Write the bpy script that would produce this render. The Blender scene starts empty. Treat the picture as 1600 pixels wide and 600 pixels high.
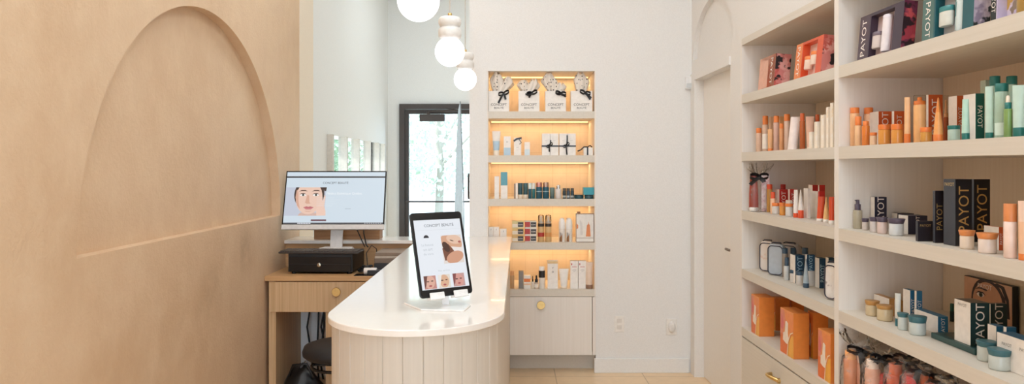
import bpy, bmesh, math, random
from mathutils import Vector, Matrix
random.seed(7)
C = bpy.context.scene.collection
sc = bpy.context.scene
PI = math.pi
# ---------------------------------------------------------------- survey of the room
F, H, YH = 1118.0, 1.4, 260.0          # focal length in pixels of the 1600 wide frame, eye height, horizon row
SX, SM = 1.287, -15.0/1118.0           # right wall plane X = SX + SM*Y
BY = 4.861                             # plane of the niche wall
LX = -1.465                            # plane of the plaster wall
ROT = math.atan(-SM)
CEIL = 3.6

# ---------------------------------------------------------------- materials
def lin(h):
    h = h.lstrip('#')
    c = [int(h[i:i+2], 16)/255 for i in (0, 2, 4)]
    return tuple((x/12.92 if x <= .04045 else ((x+.055)/1.055)**2.4) for x in c) + (1,)
_m = {}
def nt(name):
    m = bpy.data.materials.new(name); m.use_nodes = True
    n = m.node_tree.nodes; l = m.node_tree.links
    return m, n, l, n['Principled BSDF']
def mix(n, l, fac, a, b):
    x = n.new('ShaderNodeMix'); x.data_type = 'RGBA'
    if hasattr(fac, 'is_output'): l.new(fac, x.inputs[0])
    else: x.inputs[0].default_value = fac
    for s, v in ((6, a), (7, b)):
        if hasattr(v, 'is_output'): l.new(v, x.inputs[s])
        else: x.inputs[s].default_value = v
    return x.outputs[2]
def coords(n, l, scale=(1, 1, 1), loc=(0, 0, 0), rot=(0, 0, 0)):
    t = n.new('ShaderNodeTexCoord'); mp = n.new('ShaderNodeMapping')
    mp.inputs['Scale'].default_value = scale; mp.inputs['Location'].default_value = loc; mp.inputs['Rotation'].default_value = rot
    l.new(t.outputs['Object'], mp.inputs[0]); return mp.outputs[0]
def noise(n, l, vec, scale, detail=3, rough=.5, lo=.35, hi=.65):
    t = n.new('ShaderNodeTexNoise'); t.inputs['Scale'].default_value = scale
    t.inputs['Detail'].default_value = detail; t.inputs['Roughness'].default_value = rough
    l.new(vec, t.inputs['Vector'])
    r = n.new('ShaderNodeMapRange'); r.inputs[1].default_value = lo; r.inputs[2].default_value = hi
    l.new(t.outputs[0], r.inputs[0]); return r.outputs[0]
def bump(n, l, b, h, strength, dist=.01):
    x = n.new('ShaderNodeBump'); x.inputs['Strength'].default_value = strength; x.inputs['Distance'].default_value = dist
    l.new(h, x.inputs['Height']); l.new(x.outputs[0], b.inputs['Normal'])
def shade(h, k):
    c = lin(h); return (c[0]*k, c[1]*k, c[2]*k, 1)
def M(h, rough=.45, metal=0, alpha=1, var=.06, emit=0, coat=0):
    """a plain coloured surface with a faint noise variation"""
    key = (h, rough, metal, alpha, emit, coat)
    if key in _m: return _m[key]
    m, n, l, b = nt('surface_' + h.strip('#'))
    v = coords(n, l)
    l.new(mix(n, l, noise(n, l, v, 40, 2), shade(h, 1-var), shade(h, 1+var*.3)), b.inputs['Base Color'])
    b.inputs['Roughness'].default_value = rough; b.inputs['Metallic'].default_value = metal
    b.inputs['Alpha'].default_value = alpha; b.inputs['Coat Weight'].default_value = coat
    if emit:
        b.inputs['Emission Color'].default_value = lin(h); b.inputs['Emission Strength'].default_value = emit
        b.inputs['Base Color'].default_value = (0.02, .02, .02, 1)
        for k in list(b.inputs['Base Color'].links): l.remove(k)
    _m[key] = m; return m
def wood(name, a, bcol, axis='z', rough=.5, k=1, fine=60):
    if name in _m: return _m[name]
    m, n, l, b = nt(name)
    s = {'z': (fine, fine, 1.6), 'x': (1.6, fine, fine), 'y': (fine, 1.6, fine)}[axis]
    v = coords(n, l, s)
    f1 = noise(n, l, v, k, 4, .6, .3, .7)
    l.new(mix(n, l, f1, lin(a), lin(bcol)), b.inputs['Base Color'])
    b.inputs['Roughness'].default_value = rough
    bump(n, l, b, f1, .08, .002)
    _m[name] = m; return m
def plaster():
    m, n, l, b = nt('trowelled_plaster')
    v = coords(n, l)
    big = noise(n, l, v, 1.6, 5, .62, .3, .72)
    v2 = coords(n, l, (1, 1.25, .85), rot=(.12, 0, 0))
    mid = noise(n, l, v2, 5.5, 7, .68, .42, .66)
    fine = noise(n, l, v, 60, 4, .6, .4, .6)
    c1 = mix(n, l, big, lin('#cbaa88'), lin('#dabe9e'))
    c2 = mix(n, l, mid, c1, lin('#dfc5a5'))
    x = n.new('ShaderNodeMath'); x.operation = 'MULTIPLY'; x.inputs[1].default_value = .42
    l.new(mid, x.inputs[0])
    c2 = mix(n, l, x.outputs[0], c1, lin('#e3cbad'))
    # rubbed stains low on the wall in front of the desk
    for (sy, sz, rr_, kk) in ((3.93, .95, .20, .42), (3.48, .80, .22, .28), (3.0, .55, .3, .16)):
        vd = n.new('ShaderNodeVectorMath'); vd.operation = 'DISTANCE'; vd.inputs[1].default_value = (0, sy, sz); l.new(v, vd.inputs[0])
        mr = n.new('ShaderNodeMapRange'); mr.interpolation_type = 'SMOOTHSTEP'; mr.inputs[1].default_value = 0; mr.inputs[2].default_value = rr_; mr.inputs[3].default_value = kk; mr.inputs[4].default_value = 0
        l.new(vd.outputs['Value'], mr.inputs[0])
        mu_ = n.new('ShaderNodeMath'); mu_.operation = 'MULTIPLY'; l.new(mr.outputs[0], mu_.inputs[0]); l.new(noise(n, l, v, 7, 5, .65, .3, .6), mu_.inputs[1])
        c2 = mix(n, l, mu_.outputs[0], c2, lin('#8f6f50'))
    l.new(c2, b.inputs['Base Color'])
    r = n.new('ShaderNodeMapRange'); r.inputs[3].default_value = .55; r.inputs[4].default_value = .8
    l.new(mid, r.inputs[0]); l.new(r.outputs[0], b.inputs['Roughness'])
    a = n.new('ShaderNodeMath'); a.operation = 'ADD'; l.new(mid, a.inputs[0]); l.new(fine, a.inputs[1])
    bump(n, l, b, a.outputs[0], .16, .004)
    return m
def wallpaint(name, h):
    m, n, l, b = nt(name)
    v = coords(n, l)
    f1 = noise(n, l, v, 120, 3)
    l.new(mix(n, l, f1, shade(h, .96), lin(h)), b.inputs['Base Color'])
    b.inputs['Roughness'].default_value = .7
    bump(n, l, b, f1, .08, .002); return m
def tiles(name, a, bb, mort, bw, bh, off, ms, axis='xy', rough=.4, loc=(0, 0, 0)):
    m, n, l, b = nt(name)
    v = coords(n, l, loc=loc, rot=(0, 0, 0) if axis == 'xy' else (PI/2, 0, 0))
    t = n.new('ShaderNodeTexBrick'); t.offset = off
    t.inputs['Scale'].default_value = 1; t.inputs['Brick Width'].default_value = bw; t.inputs['Row Height'].default_value = bh
    t.inputs['Mortar Size'].default_value = ms; t.inputs['Mortar Smooth'].default_value = .1
    t.inputs['Color1'].default_value = lin(a); t.inputs['Color2'].default_value = lin(bb); t.inputs['Mortar'].default_value = lin(mort)
    l.new(v, t.inputs['Vector'])
    f1 = noise(n, l, coords(n, l), 14, 5, .6)
    mm = n.new('ShaderNodeMix'); mm.data_type = 'RGBA'; mm.blend_type = 'MULTIPLY'; mm.inputs[0].default_value = .25
    l.new(t.outputs[0], mm.inputs[6]); l.new(mix(n, l, f1, (.7, .68, .64, 1), (1, 1, 1, 1)), mm.inputs[7])
    l.new(mm.outputs[2], b.inputs['Base Color']); b.inputs['Roughness'].default_value = rough
    return m
def clear(name, tint='#ffffff', gloss=.12, wrinkle=0, rough=.03):
    """thin clear sheet: mostly see-through with a gloss that grows at grazing angles"""
    if name in _m: return _m[name]
    m, n, l, b = nt(name); n.remove(b)
    o = n['Material Output']; t = n.new('ShaderNodeBsdfTransparent'); g = n.new('ShaderNodeBsdfGlossy'); x = n.new('ShaderNodeMixShader')
    t.inputs[0].default_value = lin(tint); g.inputs['Roughness'].default_value = rough
    lw = n.new('ShaderNodeLayerWeight'); lw.inputs[0].default_value = gloss
    if wrinkle:
        bp = n.new('ShaderNodeBump'); bp.inputs['Strength'].default_value = wrinkle; bp.inputs['Distance'].default_value = .02
        l.new(noise(n, l, coords(n, l), 45, 4, .6), bp.inputs['Height']); l.new(bp.outputs[0], g.inputs['Normal']); l.new(bp.outputs[0], lw.inputs['Normal'])
    l.new(lw.outputs['Facing' if wrinkle else 'Fresnel'], x.inputs[0]); l.new(t.outputs[0], x.inputs[1]); l.new(g.outputs[0], x.inputs[2]); l.new(x.outputs[0], o.inputs[0])
    _m[name] = m; return m
def cellofilm():
    m, n, l, b = nt('cellophane_film'); n.remove(b)
    o = n['Material Output']; t = n.new('ShaderNodeBsdfTransparent'); g = n.new('ShaderNodeBsdfGlossy'); df = n.new('ShaderNodeBsdfTranslucent'); d2 = n.new('ShaderNodeBsdfDiffuse')
    t.inputs[0].default_value = (.98, .98, .97, 1); g.inputs['Roughness'].default_value = .12; df.inputs[0].default_value = d2.inputs[0].default_value = (.95, .94, .92, 1)
    f1 = noise(n, l, coords(n, l), 18, 4, .6, .48, .75)
    bp = n.new('ShaderNodeBump'); bp.inputs['Strength'].default_value = .6; bp.inputs['Distance'].default_value = .02
    l.new(noise(n, l, coords(n, l, (1, 1, .5)), 24, 3, .5), bp.inputs['Height']); l.new(bp.outputs[0], g.inputs['Normal'])
    ad = n.new('ShaderNodeMixShader'); ad.inputs[0].default_value = .5; l.new(df.outputs[0], ad.inputs[1]); l.new(d2.outputs[0], ad.inputs[2])
    k = n.new('ShaderNodeMath'); k.operation = 'MULTIPLY_ADD'; k.inputs[1].default_value = .34; k.inputs[2].default_value = .07; l.new(f1, k.inputs[0])
    x1 = n.new('ShaderNodeMixShader'); l.new(k.outputs[0], x1.inputs[0]); l.new(t.outputs[0], x1.inputs[1]); l.new(ad.outputs[0], x1.inputs[2])
    lw = n.new('ShaderNodeLayerWeight'); lw.inputs[0].default_value = .08; l.new(bp.outputs[0], lw.inputs['Normal'])
    x2 = n.new('ShaderNodeMixShader'); l.new(lw.outputs['Fresnel'], x2.inputs[0]); l.new(x1.outputs[0], x2.inputs[1]); l.new(g.outputs[0], x2.inputs[2]); l.new(x2.outputs[0], o.inputs[0])
    return m
CELLO = cellofilm()
def polka():
    m, n, l, b = nt('dotted_tissue_paper')
    t = n.new('ShaderNodeTexVoronoi'); t.inputs['Scale'].default_value = 56; t.inputs['Randomness'].default_value = .45
    l.new(coords(n, l, (1, 1, .75)), t.inputs['Vector'])
    r = n.new('ShaderNodeMath'); r.operation = 'LESS_THAN'; r.inputs[1].default_value = .22
    l.new(t.outputs['Distance'], r.inputs[0])
    l.new(mix(n, l, r.outputs[0], lin('#e6ddd2'), lin('#141212')), b.inputs['Base Color']); b.inputs['Roughness'].default_value = .7
    return m
def artprint(name, cols, scale=9):
    """blotchy watercolour print"""
    if name in _m: return _m[name]
    m, n, l, b = nt(name)
    v = coords(n, l)
    c = lin(cols[0])
    for i, h in enumerate(cols[1:]):
        f1 = noise(n, l, coords(n, l, loc=(i*3.1, i*1.7, i*.9)), scale*(1+.25*i), 3, .55, .53, .57)
        c = mix(n, l, f1, c, lin(h))
    l.new(c, b.inputs['Base Color']); b.inputs['Roughness'].default_value = .4
    _m[name] = m; return m

WHITE = wallpaint('white_wall_paint', '#e6e5e3')
WARMWHITE = wallpaint('warm_white_wall_paint', '#e4e1dd')
ENTRY = wallpaint('bright_white_wall_paint', '#e6e6e4')
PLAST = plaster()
LAM = wood('pale_laminate', '#d3cbbe', '#d9d1c5', 'y', .5, 1, 90)
LAMV = wood('pale_laminate_upright', '#e4ddd5', '#eae4dd', 'z', .5, 1, 90)
LAMB = wood('laminate_back_brightened', '#e6d5bf', '#ecddc9', 'z', .5, 1, 90)  # shelf laminate with extra brightness put in its colour against the interior shade
OAK = wood('light_oak', '#bf9a6f', '#d6b48c', 'z', .5, 1, 110)
OAKX = wood('light_oak_top', '#bd9060', '#cda273', 'x', .45, 1, 80)
WASH = wood('white_washed_oak', '#c9c0b4', '#d1c8bc', 'z', .5, 1, 70)
QUARTZ = M('#f1ece6', .14, coat=.3, var=.012)
BRASS = M('#dcbb7c', .34, 1)
BLACK = M('#121214', .45)
BLACKG = M('#0c0c0f', .2)
PAPER = M('#f3eee8', .5)
CREAM = M('#efe2d2', .5)

# ---------------------------------------------------------------- mesh builder
_tx = {}
def text_geo(s):
    if s in _tx: return _tx[s]
    cu = bpy.data.curves.new('lettering', 'FONT'); cu.body = s; cu.resolution_u = 4; cu.size = 1
    ob = bpy.data.objects.new('lettering', cu)
    me = bpy.data.meshes.new_from_object(ob)
    v = [tuple(p.co) for p in me.vertices]; fa = [tuple(p.vertices) for p in me.polygons]
    x0 = min(p[0] for p in v); x1 = max(p[0] for p in v); y0 = min(p[1] for p in v); y1 = max(p[1] for p in v)
    w, h = x1-x0, y1-y0
    v = [((p[0]-(x0+x1)/2)/h, (p[1]-(y0+y1)/2)/h) for p in v]
    bpy.data.objects.remove(ob); bpy.data.curves.remove(cu); bpy.data.meshes.remove(me)
    _tx[s] = (v, fa, w/h); return _tx[s]
class MB:
    def __init__(s): s.v = []; s.f = []; s.mi = []; s.sm = []; s.m = []
    def idx(s, m):
        if m not in s.m: s.m.append(m)
        return s.m.index(m)
    def add(s, vs, fs, m, smooth=False):
        o = len(s.v); s.v += [tuple(p) for p in vs]; k = s.idx(m)
        for q in fs: s.f.append(tuple(i+o for i in q)); s.mi.append(k); s.sm.append(smooth)
        return s
    def box(s, x0, x1, y0, y1, z0, z1, m, faces=None):
        vs = [(x, y, z) for z in (z0, z1) for y in (y0, y1) for x in (x0, x1)]
        fs = {'d': (0, 2, 3, 1), 'u': (4, 5, 7, 6), 'n': (0, 1, 5, 4), 'b': (2, 6, 7, 3), 'l': (0, 4, 6, 2), 'r': (1, 3, 7, 5)}
        # n = near side (-y), b = back side (+y), l = -x, r = +x
        for k, q in fs.items(): s.add([vs[i] for i in q], [(0, 1, 2, 3)], (faces or {}).get(k, m))
        return s
    def solid(s, x0, x1, y0, y1, z0, z1, m):
        vs = [(x, y, z) for z in (z0, z1) for y in (y0, y1) for x in (x0, x1)]
        return s.add(vs, [(0, 2, 3, 1), (4, 5, 7, 6), (0, 1, 5, 4), (2, 6, 7, 3), (0, 4, 6, 2), (1, 3, 7, 5)], m)
    def loft(s, rings, m, caps=True, smooth=True, closed=True):
        n = len(rings[0]); vs = [p for r in rings for p in r]; fs = []
        for i in range(len(rings)-1):
            for j in range(n if closed else n-1):
                a = i*n+j; b = i*n+(j+1) % n; fs.append((a, b, b+n, a+n))
        s.add(vs, fs, m, smooth)
        if caps:
            s.add(rings[0], [tuple(range(n-1, -1, -1))], m); s.add(rings[-1], [tuple(range(n))], m)
        return s
    def lathe(s, prof, m, n=20, c=(0, 0, 0), caps=True, smooth=True, ex=1, ey=1):
        R = [[(c[0]+r*ex*math.cos(2*PI*j/n), c[1]+r*ey*math.sin(2*PI*j/n), c[2]+z) for j in range(n)] for r, z in prof]
        return s.loft(R, m, caps, smooth)
    def cyl(s, r, z0, z1, m, n=20, c=(0, 0, 0), b=.06):
        h = z1-z0; e = min(r, h)*b
        s.lathe([(r-e, z0), (r, z0+e), (r, z1-e), (r-e, z1)], m, n, c); return s
    def prism(s, poly, z0, z1, m, smooth=False):
        return s.loft([[(x, y, z0) for x, y in poly], [(x, y, z1) for x, y in poly]], m, True, smooth)
    def tube(s, pts, r, m, n=8):
        pts = [Vector(p) for p in pts]; R = []
        up = Vector((0, 0, 1)); prev = None
        for i, p in enumerate(pts):
            t = (pts[min(i+1, len(pts)-1)]-pts[max(i-1, 0)]).normalized()
            if prev is None:
                a = t.cross(up)
                if a.length < .1: a = t.cross(Vector((1, 0, 0)))
            else: a = prev-t*prev.dot(t)
            a.normalize(); prev = a; b = t.cross(a)
            rr = r[i] if isinstance(r, (list, tuple)) else r
            R.append([p+a*rr*math.cos(2*PI*j/n)+b*rr*math.sin(2*PI*j/n) for j in range(n)])
        return s.loft(R, m)
    def strip(s, pts, wdir, w, m, th=.0012):
        """flat ribbon with real thickness"""
        pts = [Vector(p) for p in pts]; wd = Vector(wdir).normalized(); R = []
        for i, p in enumerate(pts):
            t = (pts[min(i+1, len(pts)-1)]-pts[max(i-1, 0)]).normalized(); nn = t.cross(wd)
            if nn.length < 1e-4: nn = Vector((0, 1, 0))
            nn.normalize(); a = nn.cross(t).normalized()*w/2; b = nn*th/2
            R.append([p-a-b, p+a-b, p+a+b, p-a+b])
        return s.loft(R, m, True, False)
    def poly(s, pts, m): return s.add(pts, [tuple(range(len(pts)))], m)
    def text(s, t, c, u, v, h, m, maxw=None, eps=.0005, sq=1):
        vs, fs, asp = text_geo(t); c, u, v = Vector(c), Vector(u).normalized(), Vector(v).normalized()
        n = u.cross(v)*eps; k = h
        if maxw and asp*h > maxw: k = maxw/asp
        return s.add([c+n+u*x*k*sq+v*y*k for x, y in vs], fs, m)
    def xf(s, mat, i0=0):
        for i in range(i0, len(s.v)): s.v[i] = tuple(mat @ Vector(s.v[i]))
        return s
    def build(s, name, parent=None, bevel=0, loc=None, rz=0, seg=2):
        me = bpy.data.meshes.new(name); me.from_pydata(s.v, [], s.f)
        for m in s.m: me.materials.append(m)
        me.polygons.foreach_set('material_index', s.mi); me.polygons.foreach_set('use_smooth', s.sm)
        me.update()
        o = bpy.data.objects.new(name, me); C.objects.link(o)
        if bevel:
            bm = bmesh.new(); bm.from_mesh(me); bmesh.ops.remove_doubles(bm, verts=bm.verts, dist=1e-6); bm.to_mesh(me); bm.free()
            md = o.modifiers.new('bevel', 'BEVEL'); md.width = bevel; md.segments = seg; md.limit_method = 'ANGLE'; md.angle_limit = .7
        if parent: o.parent = parent
        if loc: o.location = loc
        o.rotation_euler.z = rz
        return o
def tag(o, label, cat, group=None):
    o['label'] = label; o['category'] = cat
    if group: o['group'] = group
    return o
def thing(name, label, cat, loc=(0, 0, 0), rz=0, group=None):
    o = bpy.data.objects.new(name, None); C.objects.link(o); o.empty_display_size = .05
    o.location = loc; o.rotation_euler.z = rz
    return tag(o, label, cat, group)
def struct(name, mb, **k):
    o = mb.build(name, **k); o['kind'] = 'structure'; return o

# ---------------------------------------------------------------- the room
FLOOR = tiles('beige_floor_tile', '#ecd0ab', '#e9cca6', '#bda27e', .59, .59, 0, .003, loc=(-.29, -.05, 0), rough=.35)
struct('floor', MB().solid(-1.75, 1.9, -3.2, 8.6, -.1, 0, FLOOR))
struct('ceiling', MB().solid(-1.75, 1.9, -3.2, 8.6, CEIL, CEIL+.1, WHITE))

def arch_wall(s, y0, y1, z0, z1, yc, a, b, zb, dep, m, sgn, back=.2, n=48):
    """wall in the plane x = 0 with a half-round recess; sgn = +1: the wall body lies on the +x side"""
    ys = [yc-a*math.cos(PI*i/n) for i in range(n+1)]; zs = [zb+b*math.sin(PI*i/n) for i in range(n+1)]
    fq = lambda p: p if sgn < 0 else p[::-1]
    q = lambda pts: s.poly(fq(pts), m)
    if ys[0] > y0: q([(0, y0, z0), (0, ys[0], z0), (0, ys[0], z1), (0, y0, z1)])
    if ys[-1] < y1: q([(0, ys[-1], z0), (0, y1, z0), (0, y1, z1), (0, ys[-1], z1)])
    q([(0, ys[0], z0), (0, ys[-1], z0), (0, ys[-1], zb), (0, ys[0], zb)])
    d = dep*sgn
    q([(0, ys[0], zb), (0, ys[-1], zb), (d, ys[-1], zb), (d, ys[0], zb)])
    for i in range(n):
        q([(0, ys[i], zs[i]), (0, ys[i+1], zs[i+1]), (0, ys[i+1], z1), (0, ys[i], z1)])
        s.add(fq([(d, ys[i], zs[i]), (d, ys[i+1], zs[i+1]), (0, ys[i+1], zs[i+1]), (0, ys[i], zs[i])]), [(0, 1, 2, 3)], m, True)
    s.poly(fq([(d, ys[0], zb), (d, ys[-1], zb)]+[(d, ys[i], zs[i]) for i in range(n-1, 0, -1)]), m)
    e = back*sgn
    q([(0, y1, z0), (e, y1, z0), (e, y1, z1), (0, y1, z1)]); q([(e, y0, z0), (0, y0, z0), (0, y0, z1), (e, y0, z1)])
    q([(e, y1, z0), (e, y0, z0), (e, y0, z1), (e, y1, z1)])
    return s
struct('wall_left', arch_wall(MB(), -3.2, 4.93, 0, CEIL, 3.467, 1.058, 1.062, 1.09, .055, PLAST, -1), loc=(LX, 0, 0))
# end section of that wall, painted cream, then the bright entry wall with its row of windows
struct('trim_1', MB().solid(LX-.2, LX+.001, 4.93, 5.27, 0, CEIL, wallpaint('cream_wall_paint', '#e9dbc8')))
wy0, wy1, wz0, wz1 = 5.66, 8.20, .75, 1.655
w = MB()
w.solid(LX-.2, LX, 5.27, wy0, 0, CEIL, ENTRY); w.solid(LX-.2, LX, wy1, 8.44, 0, CEIL, ENTRY)
w.solid(LX-.2, LX, wy0, wy1, 0, wz0, ENTRY); w.solid(LX-.2, LX, wy0, wy1, wz1, CEIL, ENTRY)
struct('wall_entry_left', w)
GLASS = clear('window_glass', '#f8fcfc', .02)
win = MB()
win.solid(LX-.012, LX-.006, wy0, wy1, wz0, wz1, GLASS)
winob = struct('window_1', win)
FIN = M('#cdc4b8', .5)
# row of upright fins standing out from the window: (near px, far px of the face turned to the camera)
for (pa, pb) in ((511, 520), (534, 542), (554, 561), (572, 578.5), (586.6, 592), (596.5, 601)):
    Y = -LX*F/(800-pa)
    dx = (pb-pa)/F*Y
    o = MB().solid(LX-.03, LX+dx, Y, Y+.045, wz0, wz1, FIN).build('window_fin', winob)
# far wall with the glazed entrance door
EY = 8.44
dl, dr, dt = -1.325, -.36, 2.135
w = MB()
w.solid(LX-.2, dl, EY, EY+.15, 0, CEIL, ENTRY); w.solid(dr, 1.5, EY, EY+.15, 0, CEIL, ENTRY); w.solid(dl, dr, EY, EY+.15, dt, CEIL, ENTRY)
struct('wall_entry_far', w)
struct('wall_entry_right', MB().solid(1.5, 1.6, 5.3, EY+.15, 0, CEIL, ENTRY))
BRONZE = M('#433a36', .45)
dm = MB()
dm.solid(dl, dl+.06, EY-.04, EY+.1, 0, dt, BRONZE); dm.solid(dr-.06, dr, EY-.04, EY+.1, 0, dt, BRONZE); dm.solid(dl+.06, dr-.06, EY-.04, EY+.1, dt-.06, dt, BRONZE)
door = struct('door_1', dm)
lf = MB(); a, b = dl+.063, dr-.063
lf.solid(a, a+.045, EY, EY+.045, .01, dt-.065, BRONZE); lf.solid(b-.045, b, EY, EY+.045, .01, dt-.065, BRONZE)
lf.solid(a+.045, b-.045, EY, EY+.045, dt-.115, dt-.065, BRONZE); lf.solid(a+.045, b-.045, EY, EY+.045, .01, .22, BRONZE)
lf.build('door_leaf', door)
MB().solid(a+.045, b-.045, EY+.02, EY+.026, .22, dt-.115, GLASS).build('door_pane', door)
MB().tube([(a+.02, EY-.03, .985), (b-.02, EY-.03, .985)], .010, BRONZE).tube([(a+.02, EY-.03, .985), (a+.02, EY+.004, .985)], .012, BRONZE).tube([(b-.02, EY-.03, .985), (b-.02, EY+.004, .985)], .012, BRONZE).build('push_bar', door)
cl = MB(); cl.solid(-1.085, -.79, EY-.055, EY+.002, 1.93, 2.012, BRONZE)
cl.tube([(-.98, EY-.05, 2.045), (-.62, EY-.09, 2.05)], .010, BRONZE).tube([(-.62, EY-.09, 2.05), (-.80, EY-.02, 2.09)], .009, BRONZE).cyl(.02, 2.01, 2.05, BRONZE, 12, (-.98, EY-.05, 0))
cl.build('door_closer', door)
MB().tube([(-.51, EY-.005, 1.02), (-.51, EY-.06, 1.05), (-.51, EY-.06, 1.28), (-.51, EY-.005, 1.31)], .011, BRONZE).build('pull_handle', door)

# partition with the lit niche
NX0, NX1, NZ = (761-800)/F*BY, (931-800)/F*BY, 2.048
PL = (733.5-800)/F*BY
w = MB()
w.solid(PL, NX0, BY, 5.30, 0, CEIL, WHITE); w.solid(NX1, 1.33, BY, 5.30, 0, CEIL, WHITE); w.solid(NX0, NX1, BY, 5.30, NZ, CEIL, WHITE)
struct('wall_back', w)
xr = SX+SM*BY
struct('baseboard_back', MB().solid(NX1-.012, xr-.02, BY-.014, BY, 0, .097, WHITE), bevel=.003)
# knee wall that carries the ledge behind the desk
struct('wall_knee', MB().solid(LX, -.64, 4.75, BY, 0, .899, WHITE))

# right wall, in its own frame: x into the wall, y along it
def R3(o): o.location = (SX, 0, 0); o.rotation_euler.z = ROT; return o
R3(struct('wall_right', arch_wall(MB(), 3.868, BY+.012, 2.0, CEIL, 4.41, .42, .33, 2.11, .03, WARMWHITE, 1, .12)))
w = MB()
w.solid(0, .12, 3.868, 4.04, 0, 2.0, WARMWHITE); w.solid(0, .12, 4.752, BY+.012, 0, 2.0, WARMWHITE)
R3(struct('wall_right_door_side', w))
w = MB(); w.solid(0, .5, 1.6, 3.868, 2.085, CEIL, WARMWHITE); w.solid(0, .5, -3.2, 1.6, 0, CEIL, WARMWHITE); w.solid(.43, .5, 1.6, 3.868, 0, 2.085, WARMWHITE)
R3(struct('wall_right_shelf_side', w))
tr = MB(); tr.solid(-.012, 0, 4.03, 4.85, 1.973, 2.02, WARMWHITE); tr.solid(-.012, 0, 4.755, 4.845, 0, 1.973, WARMWHITE); tr.solid(-.006, 0, 4.845, 4.872, 0, 2.0, WARMWHITE)
tr.solid(0, .05, 4.04, 4.752, 1.97, 2.0, WARMWHITE)
R3(struct('trim_2', tr))
DOORM = M('#e8e3dc', .5, var=.015)
d2 = R3(struct('door_2', MB().solid(.0505, .09, 4.0405, 4.7515, .008, 1.9995, DOORM)))
MB().tube([(.052, 4.10, .92), (.012, 4.10, .92), (.012, 4.16, .92)], .008, M('#8a7f76', .35, 1)).build('door_handle', d2)
# wall behind the camera with an unseen shop window opening, widened to let in daylight, frame only
w = MB(); w.solid(-1.75, 1.9, -3.3, -3.2, 0, .1, WHITE); w.solid(-1.75, 1.9, -3.3, -3.2, 3.3, CEIL, WHITE); w.solid(-1.75, -1.5, -3.3, -3.2, .1, 3.3, WHITE); w.solid(1.4, 1.9, -3.3, -3.2, .1, 3.3, WHITE)
struct('wall_front', w)

# ---------------------------------------------------------------- built-in shelving on the right
SHZ = [1.784, 1.475, 1.163, .850, .538]
def bay(label, y0, y1, hy):
    t = thing('shelving_unit', label, 'shelving', (SX, 0, 0), ROT, 'built-in shelving bays')
    p = .018
    for (a, b) in ((y0, y0+p), (y1-p, y1)): MB().solid(0, .43, a, b, 0, 2.085, LAMV).build('side_panel', t)
    MB().solid(.40, .43, y0+p, y1-p-.004, .05, 2.05, LAMB).build('back_panel', t)
    MB().solid(0, .43, y0+p, y1-p, 2.05, 2.085, LAM).build('top_panel', t)
    for z in SHZ: MB().solid(0, .40, y0+p, y1-p, z-.046, z, LAM).build('shelf', t)
    MB().solid(.05, .06, y0+p, y1-p, 0, .06, LAM).build('plinth', t)
    d = MB().solid(0, .018, y0+p+.002, y1-p-.002, .06, .484, LAM).build('drawer', t)
    k = MB(); n = 12
    pts = [(-.005-.035*math.sin(PI*i/n), hy-.05+.1*i/n, .405+.012*math.sin(PI*i/n)) for i in range(n+1)]
    k.tube(pts, [.007+.003*abs(math.cos(PI*i/n)) for i in range(n+1)], BRASS)
    for e in (-.05, .05): k.tube([(0, hy+e, .405), (-.012, hy+e, .405)], .012, BRASS)
    k.build('drawer_pull', d)
bay('far bay of the pale built-in shelves, beside the closed white door', 2.757, 3.868, 3.37)
bay('near bay of the pale built-in shelves, at the right edge of the photo', 1.62, 2.7565, 2.2)

# ---------------------------------------------------------------- niche cabinet
NSZ = [1.774, 1.476, 1.178, .881, .563]
NB = tiles('niche_back_tile', '#dccab0', '#d9c6ab', '#c4b094', .1, .15, 0, .0012, 'xz', .45)
nc = thing('niche_cabinet', 'tall lit display niche with five shelves above a pale cupboard', 'cabinet', (0, 0, 0))
MB().solid(NX0, NX1, 5.27, 5.30, .05, NZ, NB).build('back_panel', nc)
for x0, x1 in ((NX0, NX0+.008), (NX1-.008, NX1)): MB().solid(x0, x1, BY+.004, 5.27, .117, NZ, LAMV).build('side_lining', nc)
for z in NSZ: MB().solid(NX0+.008, NX1-.008, BY+.003, 5.27, z-.048, z, LAM).build('shelf', nc)
LED = M('#ffcf8a', .5, emit=2.2)
LEDC = (1, .66, .34)
def area(name, loc, sx, sy, power, col, parent=None, rot=(0, 0, 0), spread=PI):
    L = bpy.data.lights.new(name, 'AREA'); L.shape = 'RECTANGLE'; L.size = sx; L.size_y = sy; L.energy = power; L.color = col; L.spread = spread
    o = bpy.data.objects.new(name, L); C.objects.link(o); o.location = loc; o.rotation_euler = rot
    if parent: o.parent = parent
    return o
for z in [NZ]+[q-.048 for q in NSZ[:4]]:
    MB().solid(NX0+.02, NX1-.02, 5.18, 5.195, z-.008, z, LED).build('light_strip', nc)
    area('strip_glow', (.2, 5.1875, z-.010), .70, .012, .9, LEDC, nc)
cd = MB().solid(NX0+.01, (925-800)/F*BY, BY+.002, BY+.02, .117, .512, LAMV).build('cupboard_door', nc)
MB().lathe([(.006, 0), (.006, .012), (.026, .014), (.028, .017), (.028, .023), (.0265, .025)], BRASS, 24).xf(Matrix.Translation((.196, BY+.003, .46)) @ Matrix.Rotation(PI/2, 4, 'X')).build('knob', cd)
MB().solid((926-800)/F*BY, NX1-.002, BY+.002, BY+.02, .117, .512, LAMV).build('filler_strip', nc)
MB().solid(NX0+.01, NX1, BY+.1, BY+.115, 0, .117, LAM).build('plinth', nc)

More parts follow.
